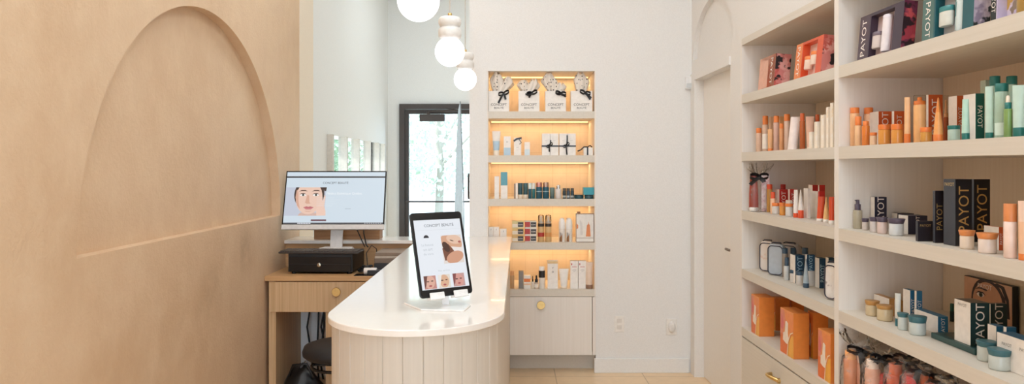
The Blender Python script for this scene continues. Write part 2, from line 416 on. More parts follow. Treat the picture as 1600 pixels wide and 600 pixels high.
# ---------------------------------------------------------------- reception counter
CT = .924
rx = lambda y: -.047+.0093*y
lx = lambda y: -.588-.005*y
def counter_outline(ins, y_back, n=40):
    yc = 2.365
    xl, xrr = lx(yc)+ins, rx(yc)-ins
    cx, r = (xl+xrr)/2, (xrr-xl)/2
    pts = [(rx(y_back)-ins, y_back)]
    pts += [(cx+r*math.cos(-PI*i/n), yc+(r)*math.sin(-PI*i/n)) for i in range(n+1)]
    pts += [(lx(y_back)+ins, y_back)]
    return pts
ct = thing('reception_counter', 'long reception counter with white stone top and round front end', 'counter', (-.3, 3.5, 0))
def off(pts): return [(x+.3, y-3.5) for x, y in pts]
MB().prism(off(counter_outline(0, BY-.001, 56)[::-1]), CT-.021, CT, QUARTZ).build('countertop', ct, .003)
# boarded base: walk the outline and cut a V groove at each board joint
raw = counter_outline(.012, BY-.002, 96)
cum = [0]
for p, q in zip(raw[:-1], raw[1:]): cum.append(cum[-1]+math.dist(p, q))
def walk(s_):
    k = max(0, min(len(raw)-2, next((i for i in range(len(cum)-1) if cum[i+1] >= s_), len(raw)-2)))
    t = (s_-cum[k])/(cum[k+1]-cum[k]); p, q = raw[k], raw[k+1]
    return (p[0]+(q[0]-p[0])*t, p[1]+(q[1]-p[1])*t)
ev = [(c, 0) for c in cum]; k = .03
seams = []
while k < cum[-1]-.02: seams.append(k); k += .0605
ev = [e for e in ev if not any(abs(e[0]-g) < .0035 for g in seams)]
for g in seams: ev += [(g-.0018, 0), (g, 1), (g+.0018, 0)]
path = []
for s_, groove in sorted(ev):
    p = walk(s_)
    if groove:
        c_ = (-.30, max(2.365, p[1])); kk = .0028/max(.05, math.dist(p, c_)); p = (p[0]+kk*(c_[0]-p[0]), p[1]+kk*(c_[1]-p[1]))
    path.append(p)
MB().prism(off(path[::-1]), 0, CT-.021, WASH).build('boarded_base', ct)

# ledge behind the desk
lg = thing('ledge', 'white stone ledge on a low wall behind the monitor', 'shelf', (-.9, 4.7, .9))
MB().solid(LX+.9, -.60+.9-.04, 4.60-4.7, BY-4.7-.001, .003, .024, QUARTZ).build('ledge_top', lg, .002)
MB().solid(LX+.9, -.62+.9-.02, 4.63-4.7, 4.65-4.7, -.149, .003, OAKX).build('riser_panel', lg)

# desk
dk = thing('desk', 'light oak desk with one drawer against the plaster wall', 'desk', (-1.04, 4.4, 0))
def dx_(x): return x+1.04
def dy_(y): return y-4.4
DX0, DX1 = LX+.002, -.625
MB().solid(dx_(DX0), dx_(DX1), dy_(4.228), dy_(4.749), .722, .75, OAKX).build('desktop', dk, .002)
MB().solid(dx_(DX0+.02), dx_(DX0+.062), dy_(4.245), dy_(4.749), 0, .722, OAK).build('side_panel', dk)
MB().solid(dx_(-1.105), dx_(-1.06), dy_(4.245), dy_(4.70), 0, .54, OAK).build('leg', dk)
MB().solid(dx_(DX1-.04), dx_(DX1), dy_(4.245), dy_(4.749), 0, .722, OAK).build('side_panel', dk)
dw = MB().solid(dx_(-1.437), dx_(-.67), dy_(4.232), dy_(4.65), .538, .716, OAK).build('drawer', dk, .002)
kp = Matrix.Translation((dx_(-1.035), dy_(4.232), .66)) @ Matrix.Rotation(PI/2, 4, 'X')
MB().lathe([(.008, 0), (.008, .012), (.024, .014), (.026, .017), (.026, .023), (.0245, .025)], BRASS, 24).xf(kp).build('knob', dw)

# ---------------------------------------------------------------- things on and under the desk
cr = thing('cash_drawer', 'black metal cash drawer on the oak desk', 'cash drawer', (-1.157, 4.318, .75), -.03)
MB().solid(-.196, .196, .002, .29, .012, .122, BLACK).build('casing', cr, .003)
fr = MB().solid(-.188, .188, -.006, .002, .018, .104, BLACKG).build('drawer_front', cr, .002)
MB().solid(-.188, .188, -.0065, -.0055, .060, .0615, M('#2c2c2e', .5)).build('drawer_slot', fr)
MB().lathe([(.013, 0), (.013, .006), (.009, .008), (.001, .008)], M('#b9b2a2', .25, 1), 20).xf(Matrix.Translation((-.005, -.006, .056)) @ Matrix.Rotation(PI/2, 4, 'X')).build('lock', fr)
for sx in (-.17, .17):
    for sy in (.03, .26): MB().cyl(.014, 0, .012, BLACK, 14, (sx, sy, 0)).build('foot', cr)
kb = thing('keyboard', 'dark brown grey keyboard lying on top of the cash drawer', 'keyboard', (-1.165, 4.385, .872), -.05)
MB().solid(-.245, .245, -.072, .072, 0, .012, M('#3a322e', .5)).build('keyboard_body', kb, .004)
ks = MB()
for r in range(5):
    for i in range(16): ks.box(-.235+i*.0295, -.235+i*.0295+.025, -.064+r*.0262, -.064+r*.0262+.021, .012, .018, M('#4a413c', .5))
ks.build('keys', kb)

# monitor
def frame_of(a, t):
    u = Vector((math.cos(a), math.sin(a), 0)); n0 = Vector((math.sin(a), -math.cos(a), 0)); z = Vector((0, 0, 1))
    return u, math.cos(t)*z-math.sin(t)*n0, math.cos(t)*n0+math.sin(t)*z
def ell(cx, cy, rx_, ry_, n=28, a0=0, a1=2*PI, rot=0):
    o = []
    for i in range(n if a1-a0 > 6.2 else n+1):
        a = a0+(a1-a0)*i/n; x, y = rx_*math.cos(a), ry_*math.sin(a)
        o.append((cx+x*math.cos(rot)-y*math.sin(rot), cy+x*math.sin(rot)+y*math.cos(rot)))
    return o
def face(put, cx, cy, s, E, crop=None):
    """a woman's face as a flat picture of layered shapes, s = half the face height"""
    g = lambda pts: [(cx+x*s, cy+y*s) for x, y in pts]
    sk, sk2, li, dk_, hr, wh = E('#e9c6b4'), E('#d7a791'), E('#b9626a'), E('#54382f'), E('#3a2823'), E('#f6efec')
    put(g([(-.42, -.75), (-.55, -1.12), (.75, -1.12), (.42, -.75)]), E('#d9ab93'), 1)
    put(g(ell(0, .28, .82, .92)), hr, 1.5)
    put(g(ell(0, .1, .72, .95)), sk, 2)
    put(g([(-.70, .55), (-.74, .1), (-.62, -.35), (-.45, -.55), (-.56, -.1), (-.6, .4)]), sk2, 3)
    put(g([(-.1, .25), (-.2, -.2), (-.1, -.26), (.12, -.24), (.04, -.17), (.0, .2)]), sk2, 3)
    for e in (-.34, .36):
        put(g(ell(e, .24, .17, .07, 16)), wh, 3); put(g(ell(e+.01, .24, .065, .068, 14)), E('#4d5b55'), 4); put(g(ell(e+.01, .24, .03, .032, 10)), E('#15110f'), 5)
        put(g([(e-.2, .25), (e-.1, .33), (e+.08, .34), (e+.2, .25), (e+.08, .30), (e-.1, .29)]), dk_, 5)
        put(g([(e-.24, .42), (e-.1, .52), (e+.12, .52), (e+.25, .44), (e+.12, .46), (e-.1, .46)]), dk_, 4)
    put(g([(-.28, -.46), (-.1, -.40), (0, -.43), (.1, -.40), (.3, -.46), (.12, -.48), (-.12, -.48)]), li, 4)
    put(g([(-.28, -.46), (-.12, -.48), (.12, -.48), (.3, -.46), (.14, -.58), (-.12, -.58)]), E('#c97c80'), 4)
    put(g([(-.2, -.66), (.2, -.66), (.1, -.70), (-.1, -.70)]), sk2, 3)
def E1(k):
    return lambda h: M(h, .3, emit=k)
SE = E1(.92)
mw, mh = .64, .384
mu, mv, mn = frame_of(.017, .301)
mc = Vector((-1.122, 4.473, 1.004))
mo = thing('monitor', 'wide flat monitor showing a beauty salon web page', 'monitor', (mc.x+.0, 4.53, .872))
def mp(x, y, z): return mc+mu*x+mv*y+mn*z-Vector(mo.location)
def slab(mb, P, x0, x1, y0, y1, z0, z1, m):
    vs = [P(x, y, z) for z in (z0, z1) for y in (y0, y1) for x in (x0, x1)]
    return mb.add(vs, [(0, 2, 3, 1), (4, 5, 7, 6), (0, 1, 5, 4), (2, 6, 7, 3), (0, 4, 6, 2), (1, 3, 7, 5)], m)
SILV = M('#d9d6d4', .35); PLW = M('#e4e1df', .4)
hs = MB(); slab(hs, mp, -mw/2, mw/2, .034, mh, -.018, 0, BLACKG); slab(hs, mp, -mw/2, mw/2, .002, .034, -.018, .002, SILV); slab(hs, mp, -mw/2+.1, mw/2-.1, .06, .30, -.045, -.018, PLW)
hs.build('housing', mo, .002)
scr = MB()
def put(mbx, P, z0, k=1.0):
    return lambda pts, m, L: mbx.poly([P(x, y, z0+.00025*L) for x, y in pts], m)
ms = put(scr, mp, .0006)
R_ = lambda x0, y0, x1, y1: [(x0, y0), (x1, y0), (x1, y1), (x0, y1)]
sx0, sx1, sy0, sy1 = -mw/2+.008, mw/2-.008, .036, mh-.008
ms(R_(sx0, sy0, sx1, sy1), SE('#cfdde8'), 0)
ms(R_(sx0, mh-.046, sx1, mh-.036), SE('#25262b'), 1)
ms(R_(sx0, .036, sx1, .046), SE('#46494f'), 1)
for i in range(8): ms(R_(sx0+.09+i*.0105, .037, sx0+.098+i*.0105, .045), SE('#d5d9e0'), 2)
ms(R_(sx0, .09, sx0+.255, .275), SE('#c2c9d8'), 1)
def clipput(f_, x0, y0, x1, y1):
    return lambda pts, m, L: f_([(min(max(x, x0), x1), min(max(y, y0), y1)) for x, y in pts], m, L)
face(clipput(ms, sx0, .09, sx0+.262, .275), sx0+.150, .197, .116, SE)
ms([(sx0+.235, .275), (sx0+.245, .25), (sx0+.255, .25), (sx0+.258, .275)], SE('#3a2a26'), 6)
# hand against the cheek
ms([(sx0+.205, .09), (sx0+.20, .13), (sx0+.222, .18), (sx0+.222, .228), (sx0+.232, .232), (sx0+.238, .18), (sx0+.246, .222), (sx0+.254, .218), (sx0+.25, .15), (sx0+.26, .12), (sx0+.262, .09)], SE('#ecc9b8'), 7)
ms(R_(sx0+.172, .055, sx0+.268, .066), SE('#6d4a55'), 2)
TXP = lambda s, x, y, h, m, mw_=None: scr.text(s, mp(x, y, .003), mu, mv, h, m, mw_)
TXP('CONCEPT BEAUTÉ', .0, .305, .017, SE('#3b4048'), .165)
TXP('Médico Esthétique Québec', .06, .232, .019, SE('#f2f6fa'), .30)
for i, (yy, ww) in enumerate(((.205, .11), (.192, .15), (.179, .12), (.166, .13), (.153, .10))): ms(R_(sx0+.20, yy, sx0+.20+ww, yy+.0012), SE('#e6edf3'), 8)
ms(R_(.07, .134, .105, .136), SE('#8f9aa6'), 2)
for i in range(8): ms(R_(mw/2-.125+i*.014, .039, mw/2-.116+i*.014, .043), SE('#c6ccd4'), 2)
scr.build('screen', mo)
st = MB(); b0 = mp(0, .16, -.04)
st.loft([[(.006+x*.038, y, .004) for x, y in ((-1, .0), (1, .0), (1, .02), (-1, .02))], [(.006+x*.038, y, .30) for x, y in ((-1, .06), (1, .06), (1, .08), (-1, .08))]], PLW, True, False)
st.build('stand_neck', mo, .002)
fb = MB(); pl_ = [(-.10, -.045), (.13, -.045), (.115, .05), (-.085, .05)]
fb.loft([[(x, y, 0) for x, y in pl_], [(x*.9, y*.9, .016) for x, y in pl_]], PLW, True, False); fb.build('stand_foot', mo, .003)
cbl = MB()
cbl.tube([(.16, .12, .25), (.17, .07, .16), (.175, .04, .10), (.195, .02, .03), (.21, .0, .018)], .004, BLACK)
cbl.tube([(.09, .12, .25), (.10, .08, .17), (.14, .05, .10), (.17, .02, .05), (.19, .0, .02)], .0035, BLACK)
cbl.tube([(.09, .12, .22), (.10, .09, .165)], .012, BLACK)
cbl.build('cable', mo)
wb = thing('wooden_tray', 'brown wooden box on the white ledge behind the monitor', 'box', (-1.082, 4.74, .924), .0)
WAL = wood('walnut', '#7d5232', '#a87a4e', 'x', .5, 1, 60)
wbm = MB()
wbm.solid(-.215, .215, -.055, -.04, 0, .075, WAL); wbm.solid(-.215, .215, .04, .055, 0, .075, WAL); wbm.solid(-.215, -.2, -.04, .04, 0, .075, WAL); wbm.solid(.2, .215, -.04, .04, 0, .075, WAL); wbm.solid(-.2, .2, -.04, .04, 0, .012, WAL)
wbm.build('box_body', wb, .001)
# small clutter to the right of the cash drawer
ct2 = thing('card_terminal', 'black card terminal lying beside the cash drawer', 'card terminal', (-.765, 4.31, .75), .06)
MB().solid(-.10, .10, -.05, .05, 0, .032, BLACK).build('terminal_body', ct2, .006)
MB().solid(-.08, .03, -.035, .035, .0322, .034, M('#3b3b40', .2)).build('terminal_screen', ct2)
rl = thing('paper_roll', 'white till paper roll lying on a black tray on the desk', 'paper roll', (-.885, 4.285, .773), 0)
MB().lathe([(.006, 0), (.020, 0), (.021, .002), (.021, .073), (.020, .075), (.006, .075)], M('#e4dfdc', .6), 24).xf(Matrix.Rotation(PI/2, 4, 'Y')).build('roll', rl, loc=(0, 0, 0))
MB().lathe([(.007, -.002), (.007, .077)], M('#77706a', .6), 16).xf(Matrix.Rotation(PI/2, 4, 'Y')).build('roll_core', rl)
ty = MB().solid(-.08, .14, -.03, .04, 0, .003, BLACKG)
tag(ty.build('desk_tray', None, .001, (-.86, 4.275, .75)), 'thin black tray on the desk under the paper roll', 'tray')
mo2 = MB()
for k in range(4):
    c0 = (-.01+.01*k, .0, .012+.009*k)
    mo2.tube([(c0[0]+.028*math.cos(a/6*PI), c0[1]+.02*math.sin(a/6*PI), c0[2]+.004*math.sin(a*1.3)) for a in range(13)], .005, BLACK)
mo2.tube([(.02, .02, .03), (.0, .1, .03), (-.02, .16, .10), (.005, .2, .145), (.035, .21, .12), (.04, .2, .03)], .003, BLACK)
tag(mo2.build('coiled_cable', None, loc=(-.90, 4.36, .753)), 'black cable coiled on the desk with a loop rising behind', 'cable')
bs = [('#2b2a2c', .06), ('#7d6b5c', .03), ('#c3b6a8', .012), ('#8a7766', .022)]; zz = .75
for i, (h, t_) in enumerate(bs):
    o = MB().solid(-.11, .11, -.12, .12, 0, t_, M(h, .5)).build('document_box', None, .002, (-.73+.002*i, 4.475+.002*i, zz), .0)
    tag(o, ['black box file at the bottom of the stack against the counter', 'brown box file second from the bottom against the counter', 'thin beige folder in the stack against the counter', 'brown folder topmost of the stack against the counter'][i], 'folder', 'stack of files on the desk')
    zz += t_
# stool under the counter edge
so = thing('stool', 'black round padded stool pushed under the oak desk', 'stool', (-.945, 3.93, 0))
MB().lathe([(.02, .355), (.18, .36), (.198, .375), (.20, .395), (.19, .42), (.15, .433), (.02, .435)], M('#1b1819', .6), 40).build('seat', so)
MB().cyl(.028, .06, .355, M('#1c1c1e', .3), 16).build('post', so)
bmx = MB()
for k in range(5):
    a = 2*PI*k/5+.3; bmx.tube([(0, 0, .07), (.2*math.cos(a), .2*math.sin(a), .055)], [.025, .015], BLACK)
bmx.build('base', so)
for k in range(5):
    a = 2*PI*k/5+.3; MB().lathe([(.006, -.012), (.024, -.012), (.027, 0), (.024, .012), (.006, .012)], BLACK, 14).xf(Matrix.Translation((.2*math.cos(a), .2*math.sin(a), .027)) @ Matrix.Rotation(PI/2, 4, 'X')).build('caster', so)
fr_ = MB(); fr_.tube([(.15*math.cos(2*PI*i/24), .15*math.sin(2*PI*i/24), .31) for i in range(25)], .009, M('#3a3a3c', .25, .8)); fr_.tube([(-.15, 0, .31), (.15, 0, .31)], .007, M('#3a3a3c', .25, .8)); fr_.build('foot_ring', so)
bg = thing('black_bag', 'crumpled black bag on the floor inside the desk', 'bag', (-1.26, 4.36, 0))
random.seed(3)
rg = []
ph_ = [random.uniform(0, 6.3) for _ in range(6)]
for i in range(10):
    q = i/9; k = (1-q**2.2)**.5*(.9+.1*math.sin(6*q)) if q < 1 else .05
    rg.append([((.125*k*(1+.13*math.sin(3*a+ph_[0]+2*q)+.07*math.sin(7*a+ph_[1])))*math.cos(a)-.02*q, (.13*k*(1+.13*math.sin(4*a+ph_[2])+.06*math.sin(9*a+ph_[3]+5*q)))*math.sin(a), .002+.19*q+.012*math.sin(3*a+ph_[4])*q) for a in [2*PI*j_/24 for j_ in range(24)]])
MB().loft(rg, M('#141315', .35)).build('bag_body', bg)
MB().tube([(-.08, -.06, .14), (-.05, -.08, .21), (.03, -.08, .22), (.07, -.06, .13)], .008, BLACK).tube([(-.02, -.02, .18), (.02, -.05, .235), (.05, -.03, .17)], .006, M('#77777a', .4)).build('strap', bg)
op = thing('wall_outlet', 'double power outlet on the white wall inside the desk', 'outlet', (-1.235, 4.749, .50))
MB().solid(-.06, .06, -.006, 0, -.06, .06, M('#d9d4ce', .4)).build('cover_plate', op, .002)
for zc in (-.028, .028):
    for xc in (-.03, .03): MB().solid(xc-.016, xc+.016, -.03, -.006, zc-.016, zc+.016, BLACK).build('plug', op, .004)
cc = MB()
for k in range(6):
    x0 = -1.31+.03*k
    cc.tube([(x0, 4.70, .71), (x0+.02*math.sin(k), 4.69, .55), (x0-.03*math.cos(k*2), 4.68, .35), (x0+.03*math.sin(k*3), 4.68, .15), (x0+.02, 4.665, .012)], .006, BLACK)
tag(cc.build('power_cables', None), 'black power cables hanging inside the desk opening', 'cable')

# tablet on its white stand
tw, th_ = .2, .288
tu, tv, tn = frame_of(.60, .29)
tc = Vector((-.2165, 2.40, .966))
tb = thing('tablet', 'black tablet showing a beauty salon page on the counter', 'tablet', tuple(tc))
def tp(x, y, z): return tu*x+tv*y+tn*z
hb = MB()
def rrect(x0, y0, x1, y1, r, n=6):
    o = []
    for cx, cy, a0 in ((x1-r, y1-r, 0), (x0+r, y1-r, PI/2), (x0+r, y0+r, PI), (x1-r, y0+r, 1.5*PI)):
        for i in range(n+1): a = a0+PI/2*i/n; o.append((cx+r*math.cos(a), cy+r*math.sin(a)))
    return o
rr = rrect(-tw/2, 0, tw/2, th_, .012)
hb.loft([[tp(x*.98, .003+y*.98, -.008) for x, y in rr], [tp(x, y, -.006) for x, y in rr], [tp(x, y, -.001) for x, y in rr], [tp(x*.985, .002+y*.985, 0) for x, y in rr]], M('#17171a', .3), True, False)
hb.build('tablet_body', tb)
ts = MB(); tq = put(ts, tp, .0004)
TE = E1(.86)
b_ = .010
tq(R_(-tw/2+b_, .026, tw/2-b_, th_-.026), TE('#eef3fa'), 0)
ts.text('CONCEPT BEAUTÉ', tp(.004, .243, .0015), tu, tv, .012, TE('#5b6068'), .118)
tq(R_(-.084, .226, .084, .2265), TE('#ccd3da'), 1)
tq(ell(-.05, .200, .010, .010, 14, 0, PI), TE('#23242a'), 1)
for i, (s_, yy) in enumerate((('La beauté', .176), ('un art', .160), ('de vivre', .145))): ts.text(s_, tp(-.05, yy, .0015), tu, tv, .008, TE('#c4cbd2'))
tq(R_(.005, .108, .084, .205), TE('#e9dfd8'), 1)
# large picture: reclining face with a hand
cp = clipput(tq, .005, .108, .084, .205)
cp(ell(.045, .183, .045, .026, 22, rot=-.2), TE('#dba98a'), 2); cp(ell(.055, .19, .03, .016, 20, rot=-.2), TE('#ecc7ae'), 3)
cp([(.005, .16), (.03, .175), (.05, .15), (.03, .12), (.01, .118)], TE('#7b4a35'), 3); cp([(.04, .165), (.084, .16), (.084, .135), (.055, .14)], TE('#f4ece8'), 3)
cp(ell(.05, .128, .035, .02, 20, rot=.3), TE('#d79f82'), 4); cp(ell(.045, .186, .008, .0018, 10, rot=-.3), TE('#5a3528'), 5); cp(ell(.075, .18, .006, .004, 10), TE('#b06058'), 5); cp(ell(.02, .165, .012, .02, 14, rot=.5), TE('#4a2c22'), 5)
ts.text('Nos services', tp(.0, .086, .0015), tu, tv, .006, TE('#c4cbd2'))
for i, x0 in enumerate((-.080, -.026, .030)):
    cq = clipput(tq, x0, .028, x0+.045, .072); cq(R_(x0, .028, x0+.045, .072), TE(('#c98f86', '#e8ddd0', '#caa09c')[i]), 1)
    cq(ell(x0+.022, .05, .018, .022, 18, rot=.3*(i-1)), TE(('#e3b29f', '#e2b595', '#dba095')[i]), 2)
    cq(ell(x0+.022, .038, .006, .003, 10), TE('#b2565c'), 3); cq(ell(x0+.014, .053, .005, .002, 8), TE('#4a2d28'), 3); cq(ell(x0+.03, .054, .005, .002, 8), TE('#4a2d28'), 3)
    cq([(x0, .072), (x0+.014, .072), (x0+.006, .04), (x0, .03)], TE(('#6a3a34', '#f2ede6', '#8a4b4b')[i]), 4)
ts.build('screen', tb)
tsd = thing('tablet_stand', 'white acrylic stand holding the tablet on the counter', 'stand', (-.225, 2.43, CT))
ACR = M('#f2f1f0', .15, coat=.4)
ba = MB(); bp_ = [(-.135, .0), (.07, -.105), (.085, -.06), (-.01, .115)]
bp_ = [(-.150, .045), (-.075, -.075), (.068, -.09), (.085, .0), (.02, .09)]
ba.prism(bp_, 0, .006, ACR); ba.build('stand_base', tsd, .002)
pk = MB(); o_ = Vector(tsd.location)
def ts_(x, y, z): return tc+tp(x, y, z)-o_
pk.loft([[tuple(Vector((0, .01, .006))+Vector((sx*.012, sy*.004, 0))) for sx, sy in ((-1, -1), (1, -1), (1, 1), (-1, 1))], [tuple(ts_(sx*.012, .09, -.012+sy*.003)) for sx, sy in ((-1, -1), (1, -1), (1, 1), (-1, 1))]], ACR, True, False)
slab(pk, ts_, -.06, .06, .0, .16, -.0125, -.0085, ACR); pk.build('back_plate', tsd)
for x0, x1 in ((-.072, -.018), (.018, .072)):
    k = MB(); slab(k, ts_, x0, x1, -.008, -.001, -.0125, .016, ACR); slab(k, ts_, x0, x1, -.008, .014, .011, .016, ACR); k.build('support_lip', tsd, .002)

# ---------------------------------------------------------------- pendants
GL = M('#fdfdff', .3, emit=1.6); CER = M('#ecebe8', .35)
for (X, Y, z, lb) in ((-.314, 2.40, 1.957, 'nearest white globe pendant, cut by the top of the photo'), (-.298, 3.43, 1.949, 'middle white globe pendant with its two-bulge ceramic holder'), (-.292, 4.47, 1.944, 'farthest and lowest-looking white globe pendant, near the entrance door')):
    t = thing('pendant_lamp', lb, 'lamp', (X, Y, z), 0, 'globe pendants over the counter')
    n = 20; r = .0715
    MB().lathe([(r*math.sin(PI*i/n), -r*math.cos(PI*i/n)) for i in range(1, n)], GL, 32).build('globe', t)
    MB().lathe([(.030, .062), (.050, .066), (.0555, .075), (.0555, .100), (.050, .113), (.041, .118), (.050, .124), (.0555, .138), (.054, .154), (.046, .165), (.02, .168)], CER, 32).build('holder', t)
    MB().cyl(.010, .168, .185, BRASS, 14).build('socket_cap', t)
    MB().cyl(.0035, .185, CEIL-z-.025, M('#d9d5cf', .5), 10).build('cord', t)
    MB().cyl(.05, CEIL-z-.025, CEIL-z, CER, 24).build('ceiling_rose', t)
    L = bpy.data.lights.new('globe_glow', 'POINT'); L.energy = 1.2; L.color = (1, .95, .88); L.shadow_soft_size = .075
    o = bpy.data.objects.new('globe_glow', L); C.objects.link(o); o.parent = t; o.location = (0, 0, -.0)

# ---------------------------------------------------------------- wall bits
se = thing('motion_sensor', 'small white motion sensor high in the wall corner beside the door', 'sensor', ((1075-800)/F*BY, BY, H+(260-130)/F*BY))
MB().solid(-.024, .024, -.035, 0, -.042, .042, M('#e6e6e6', .4)).build('sensor_body', se, .008)
MB().solid(-.018, .018, -.038, -.034, -.034, -.004, M('#cfd2d4', .3)).build('sensor_lens', se, .002)
for (px, py, w2, lb, plug) in ((967.5, 506, .034, 'left white wall outlet above the baseboard', 0), (1049, 510.5, .036, 'white wall outlet nearer the door, with a round air freshener', 1)):
    t = thing('wall_outlet', lb, 'outlet', ((px-800)/F*BY, BY, H-(py-260)/F*BY), 0, 'outlets on the niche wall')
    MB().solid(-w2, w2, -.006, 0, -.055, .055, M('#ece8e2', .4)).build('cover_plate', t, .003)
    if plug:
        MB().lathe([(.016, .020), (.026, .018), (.031, .010), (.030, 0)], M('#e2dfdb', .35), 28, ex=.8, ey=1.25).xf(Matrix.Translation((0, -.006, 0)) @ Matrix.Rotation(PI/2, 4, 'X')).build('air_freshener', t)
    else:
        for zc in (-.022, .022):
            MB().solid(-.017, .017, -.0075, -.006, zc-.014, zc+.014, M('#dcd7d0', .4)).build('socket', t, .001)
fl = thing('feather_banner', 'tall pale blue grey feather flag standing by the entrance door', 'flag', (-.515, 7.6, 0))
FB = M('#c3cfd8', .6)
n = 24; rgs = []
for i in range(n+1):
    q = i/n; z = .25+1.83*q; wl = .11*(1-q)**.55+.004; x1 = .0+.0*q-.035*q*q
    rgs.append([(x1-wl, -.003, z), (x1, -.002, z), (x1, .002, z), (x1-wl, .003, z)])
MB().loft(rgs, FB, True, False).build('flag_cloth', fl)
MB().tube([(0.004, 0, .02), (.004, 0, 1.0), (-.02, 0, 1.7), (-.035, 0, 2.09)], .006, M('#8d9499', .4)).build('pole', fl)
MB().cyl(.16, 0, .02, M('#6f7478', .4), 24).build('base', fl)

# ---------------------------------------------------------------- unseen ceiling lights, added to light the room
PAN = M('#fff9f2', .5, emit=3.0)
def panel(x, y, p, label, sx=.6, sy=1.2):
    t = thing('ceiling_fill_light', label, 'light', (x, y, CEIL), 0, 'flat ceiling lights')
    MB().solid(-sx/2-.02, sx/2+.02, -sy/2-.02, sy/2+.02, -.03, 0, M('#e8e6e2', .4)).build('frame', t)
    MB().solid(-sx/2, sx/2, -sy/2, sy/2, -.034, -.03, PAN).build('diffuser', t)
    area('panel_fill_glow', (0, 0, -.04), sx, sy, p, (.80, .92, 1), t)
panel(.35, .6, 11, 'added unseen ceiling light nearest the camera, above the aisle')
panel(.45, 2.6, 12, 'added unseen ceiling light above the shelves aisle')
panel(-.9, 1.6, 9, 'added unseen ceiling light above the plaster wall side')
panel(-.9, 3.9, 9, 'added unseen ceiling light above the desk')
panel(-.3, 6.9, 12, 'added unseen ceiling light in the entrance beyond the niche wall')
# ---------------------------------------------------------------- products: placing helpers
def place(px, z, yb=None, d=.03, unit='S', r=0):
    """point on a shelf below picture column px: S = right shelves, N = niche"""
    if unit == 'N':
        Y = BY+d+r; return (px-800)/F*Y, Y
    if yb is not None and z < H-.02:
        Y = (H-z)*F/(yb-YH)+r; X = (px-800)/F*Y
        dd = X-SX-SM*Y-r
        if .012 <= dd <= .39-2*r: return X, Y
        d = min(max(dd, .012), .36-2*r)
    Y = (SX+d+r)*F/(px-785); return (px-800)/F*Y, Y
def keep(px, X, Y, lo, hi):
    """slide a thing along its line of sight until it clears the side panels of its bay"""
    a, b = (2.777, 3.848) if px < 1306 else (1.641, 2.736)
    Y2 = min(max(Y, a+lo), b-hi)
    return ((px-800)/F*Y2, Y2) if Y2 != Y else (X, Y)
def top_h(y, Y, z): return H-(y-YH)*Y/F-z
GRP = {}
def gname(kind, z, unit):
    plural = {'box': 'boxes', 'gift box': 'gift boxes', 'brush': 'brushes'}.get(kind, kind+'s')
    if unit == 'N':
        return plural + ' on the ' + ['top', 'second', 'middle', 'fourth', 'lowest'][min(range(5), key=lambda i: abs(NSZ[i]-z))] + ' niche shelf'
    return plural + ' on the ' + ['top', 'second', 'middle', 'fourth', 'lowest'][min(range(5), key=lambda i: abs(SHZ[i]-z))] + ' right-hand shelf'
def carton(L, pf, pc, pb, yt, z, yb=None, d=.03, fm=None, sm=None, tm=None, side=None, front=None, name='product_box', cat='box', lean=0, wx=.06, wy=.06, extra=None, yaw=0, lift=0, unit='S', bm_=None):
    """box on the right shelves: pf / pc / pb are the picture columns of its far front, near front and near back edges"""
    fm = fm or PAPER; sm = sm or fm; tm = tm or sm
    X, Y = keep(pc, *place(pc, z, yb, d, unit), 0, .03)
    if pf is not None:
        c0 = X-SM*Y; wy = max(.012, c0/((pf-800)/F-SM)-Y)
    wy = min(wy, (3.847 if pc < 1306 else 2.735)-Y)
    if pb is not None: wx = max(.012, (pb-800)/F*Y-X)
    h = top_h(yt, Y, z+lift)
    wx = min(wx, .395-(X-SX-SM*Y))
    b = MB(); x0, x1, y0, y1 = -wx/2, wx/2, -wy/2, wy/2
    b.box(x0, x1, y0, y1, 0, h, sm, {'l': fm, 'u': tm, 'r': fm, 'b': sm})
    if side:      # (text, colour, reading direction, size fraction, position 0-1)
        t, m, dr, k, q = side
        if dr == 'up': b.text(t, (0, y0, h*q), (0, 0, 1), (-1, 0, 0), wx*k, m, h*.94)
        elif dr == 'down': b.text(t, (0, y0, h*q), (0, 0, -1), (1, 0, 0), wx*k, m, h*.94)
        else: b.text(t, (0, y0, h*q), (1, 0, 0), (0, 0, 1), wx*k, m, wx*.86)
    if front:
        t, m, k, q = front
        b.text(t, (x0, 0, h*q), (0, -1, 0), (0, 0, 1), wy*k, m, wy*.8)
    if extra: extra(b, x0, x1, y0, y1, h)
    if lean:
        b.xf(Matrix.Translation((x1, 0, 0)) @ Matrix.Rotation(lean, 4, 'Y') @ Matrix.Translation((-x1, 0, 0)))
    o = b.build(name, None, 0)
    cx, cy = X+wx/2, Y+wy/2
    o.location = (cx, cy, z+lift); o.rotation_euler.z = ROT+yaw
    return tag(o, L, cat, gname(cat, z, unit))
def nbox(L, pl, pr, yt, z, d=.04, dep=.05, m=None, band=None, txt=None, extra=None, name='product_box', cat='box', lift=0, tm=None):
    """box in the niche, facing the room"""
    m = m or PAPER; Y = BY+d; X0, X1 = (pl-800)/F*Y+.0006, (pr-800)/F*Y-.0006
    w_ = X1-X0; h = top_h(yt, Y, z+lift)
    b = MB(); b.box(-w_/2, w_/2, 0, dep, 0, h, m, {'u': tm or m})
    f = lambda x0, x1, z0, z1, mm, e=.0004: b.poly([(x, -e, zz) for x, zz in ((x0, z0), (x1, z0), (x1, z1), (x0, z1))], mm)
    for (z0, z1, mm) in (band or []): f(-w_/2, w_/2, z0*h, z1*h, mm)
    for (t, q, k, mm) in (txt or []): b.text(t, (0, 0, q*h), (1, 0, 0), (0, 0, 1), k, mm, w_*.85, .0009)
    if extra: extra(b, w_, h, f)
    o = b.build(name); o.location = ((X0+X1)/2, Y, z+lift)
    return tag(o, L, cat, gname(cat, z, 'N'))
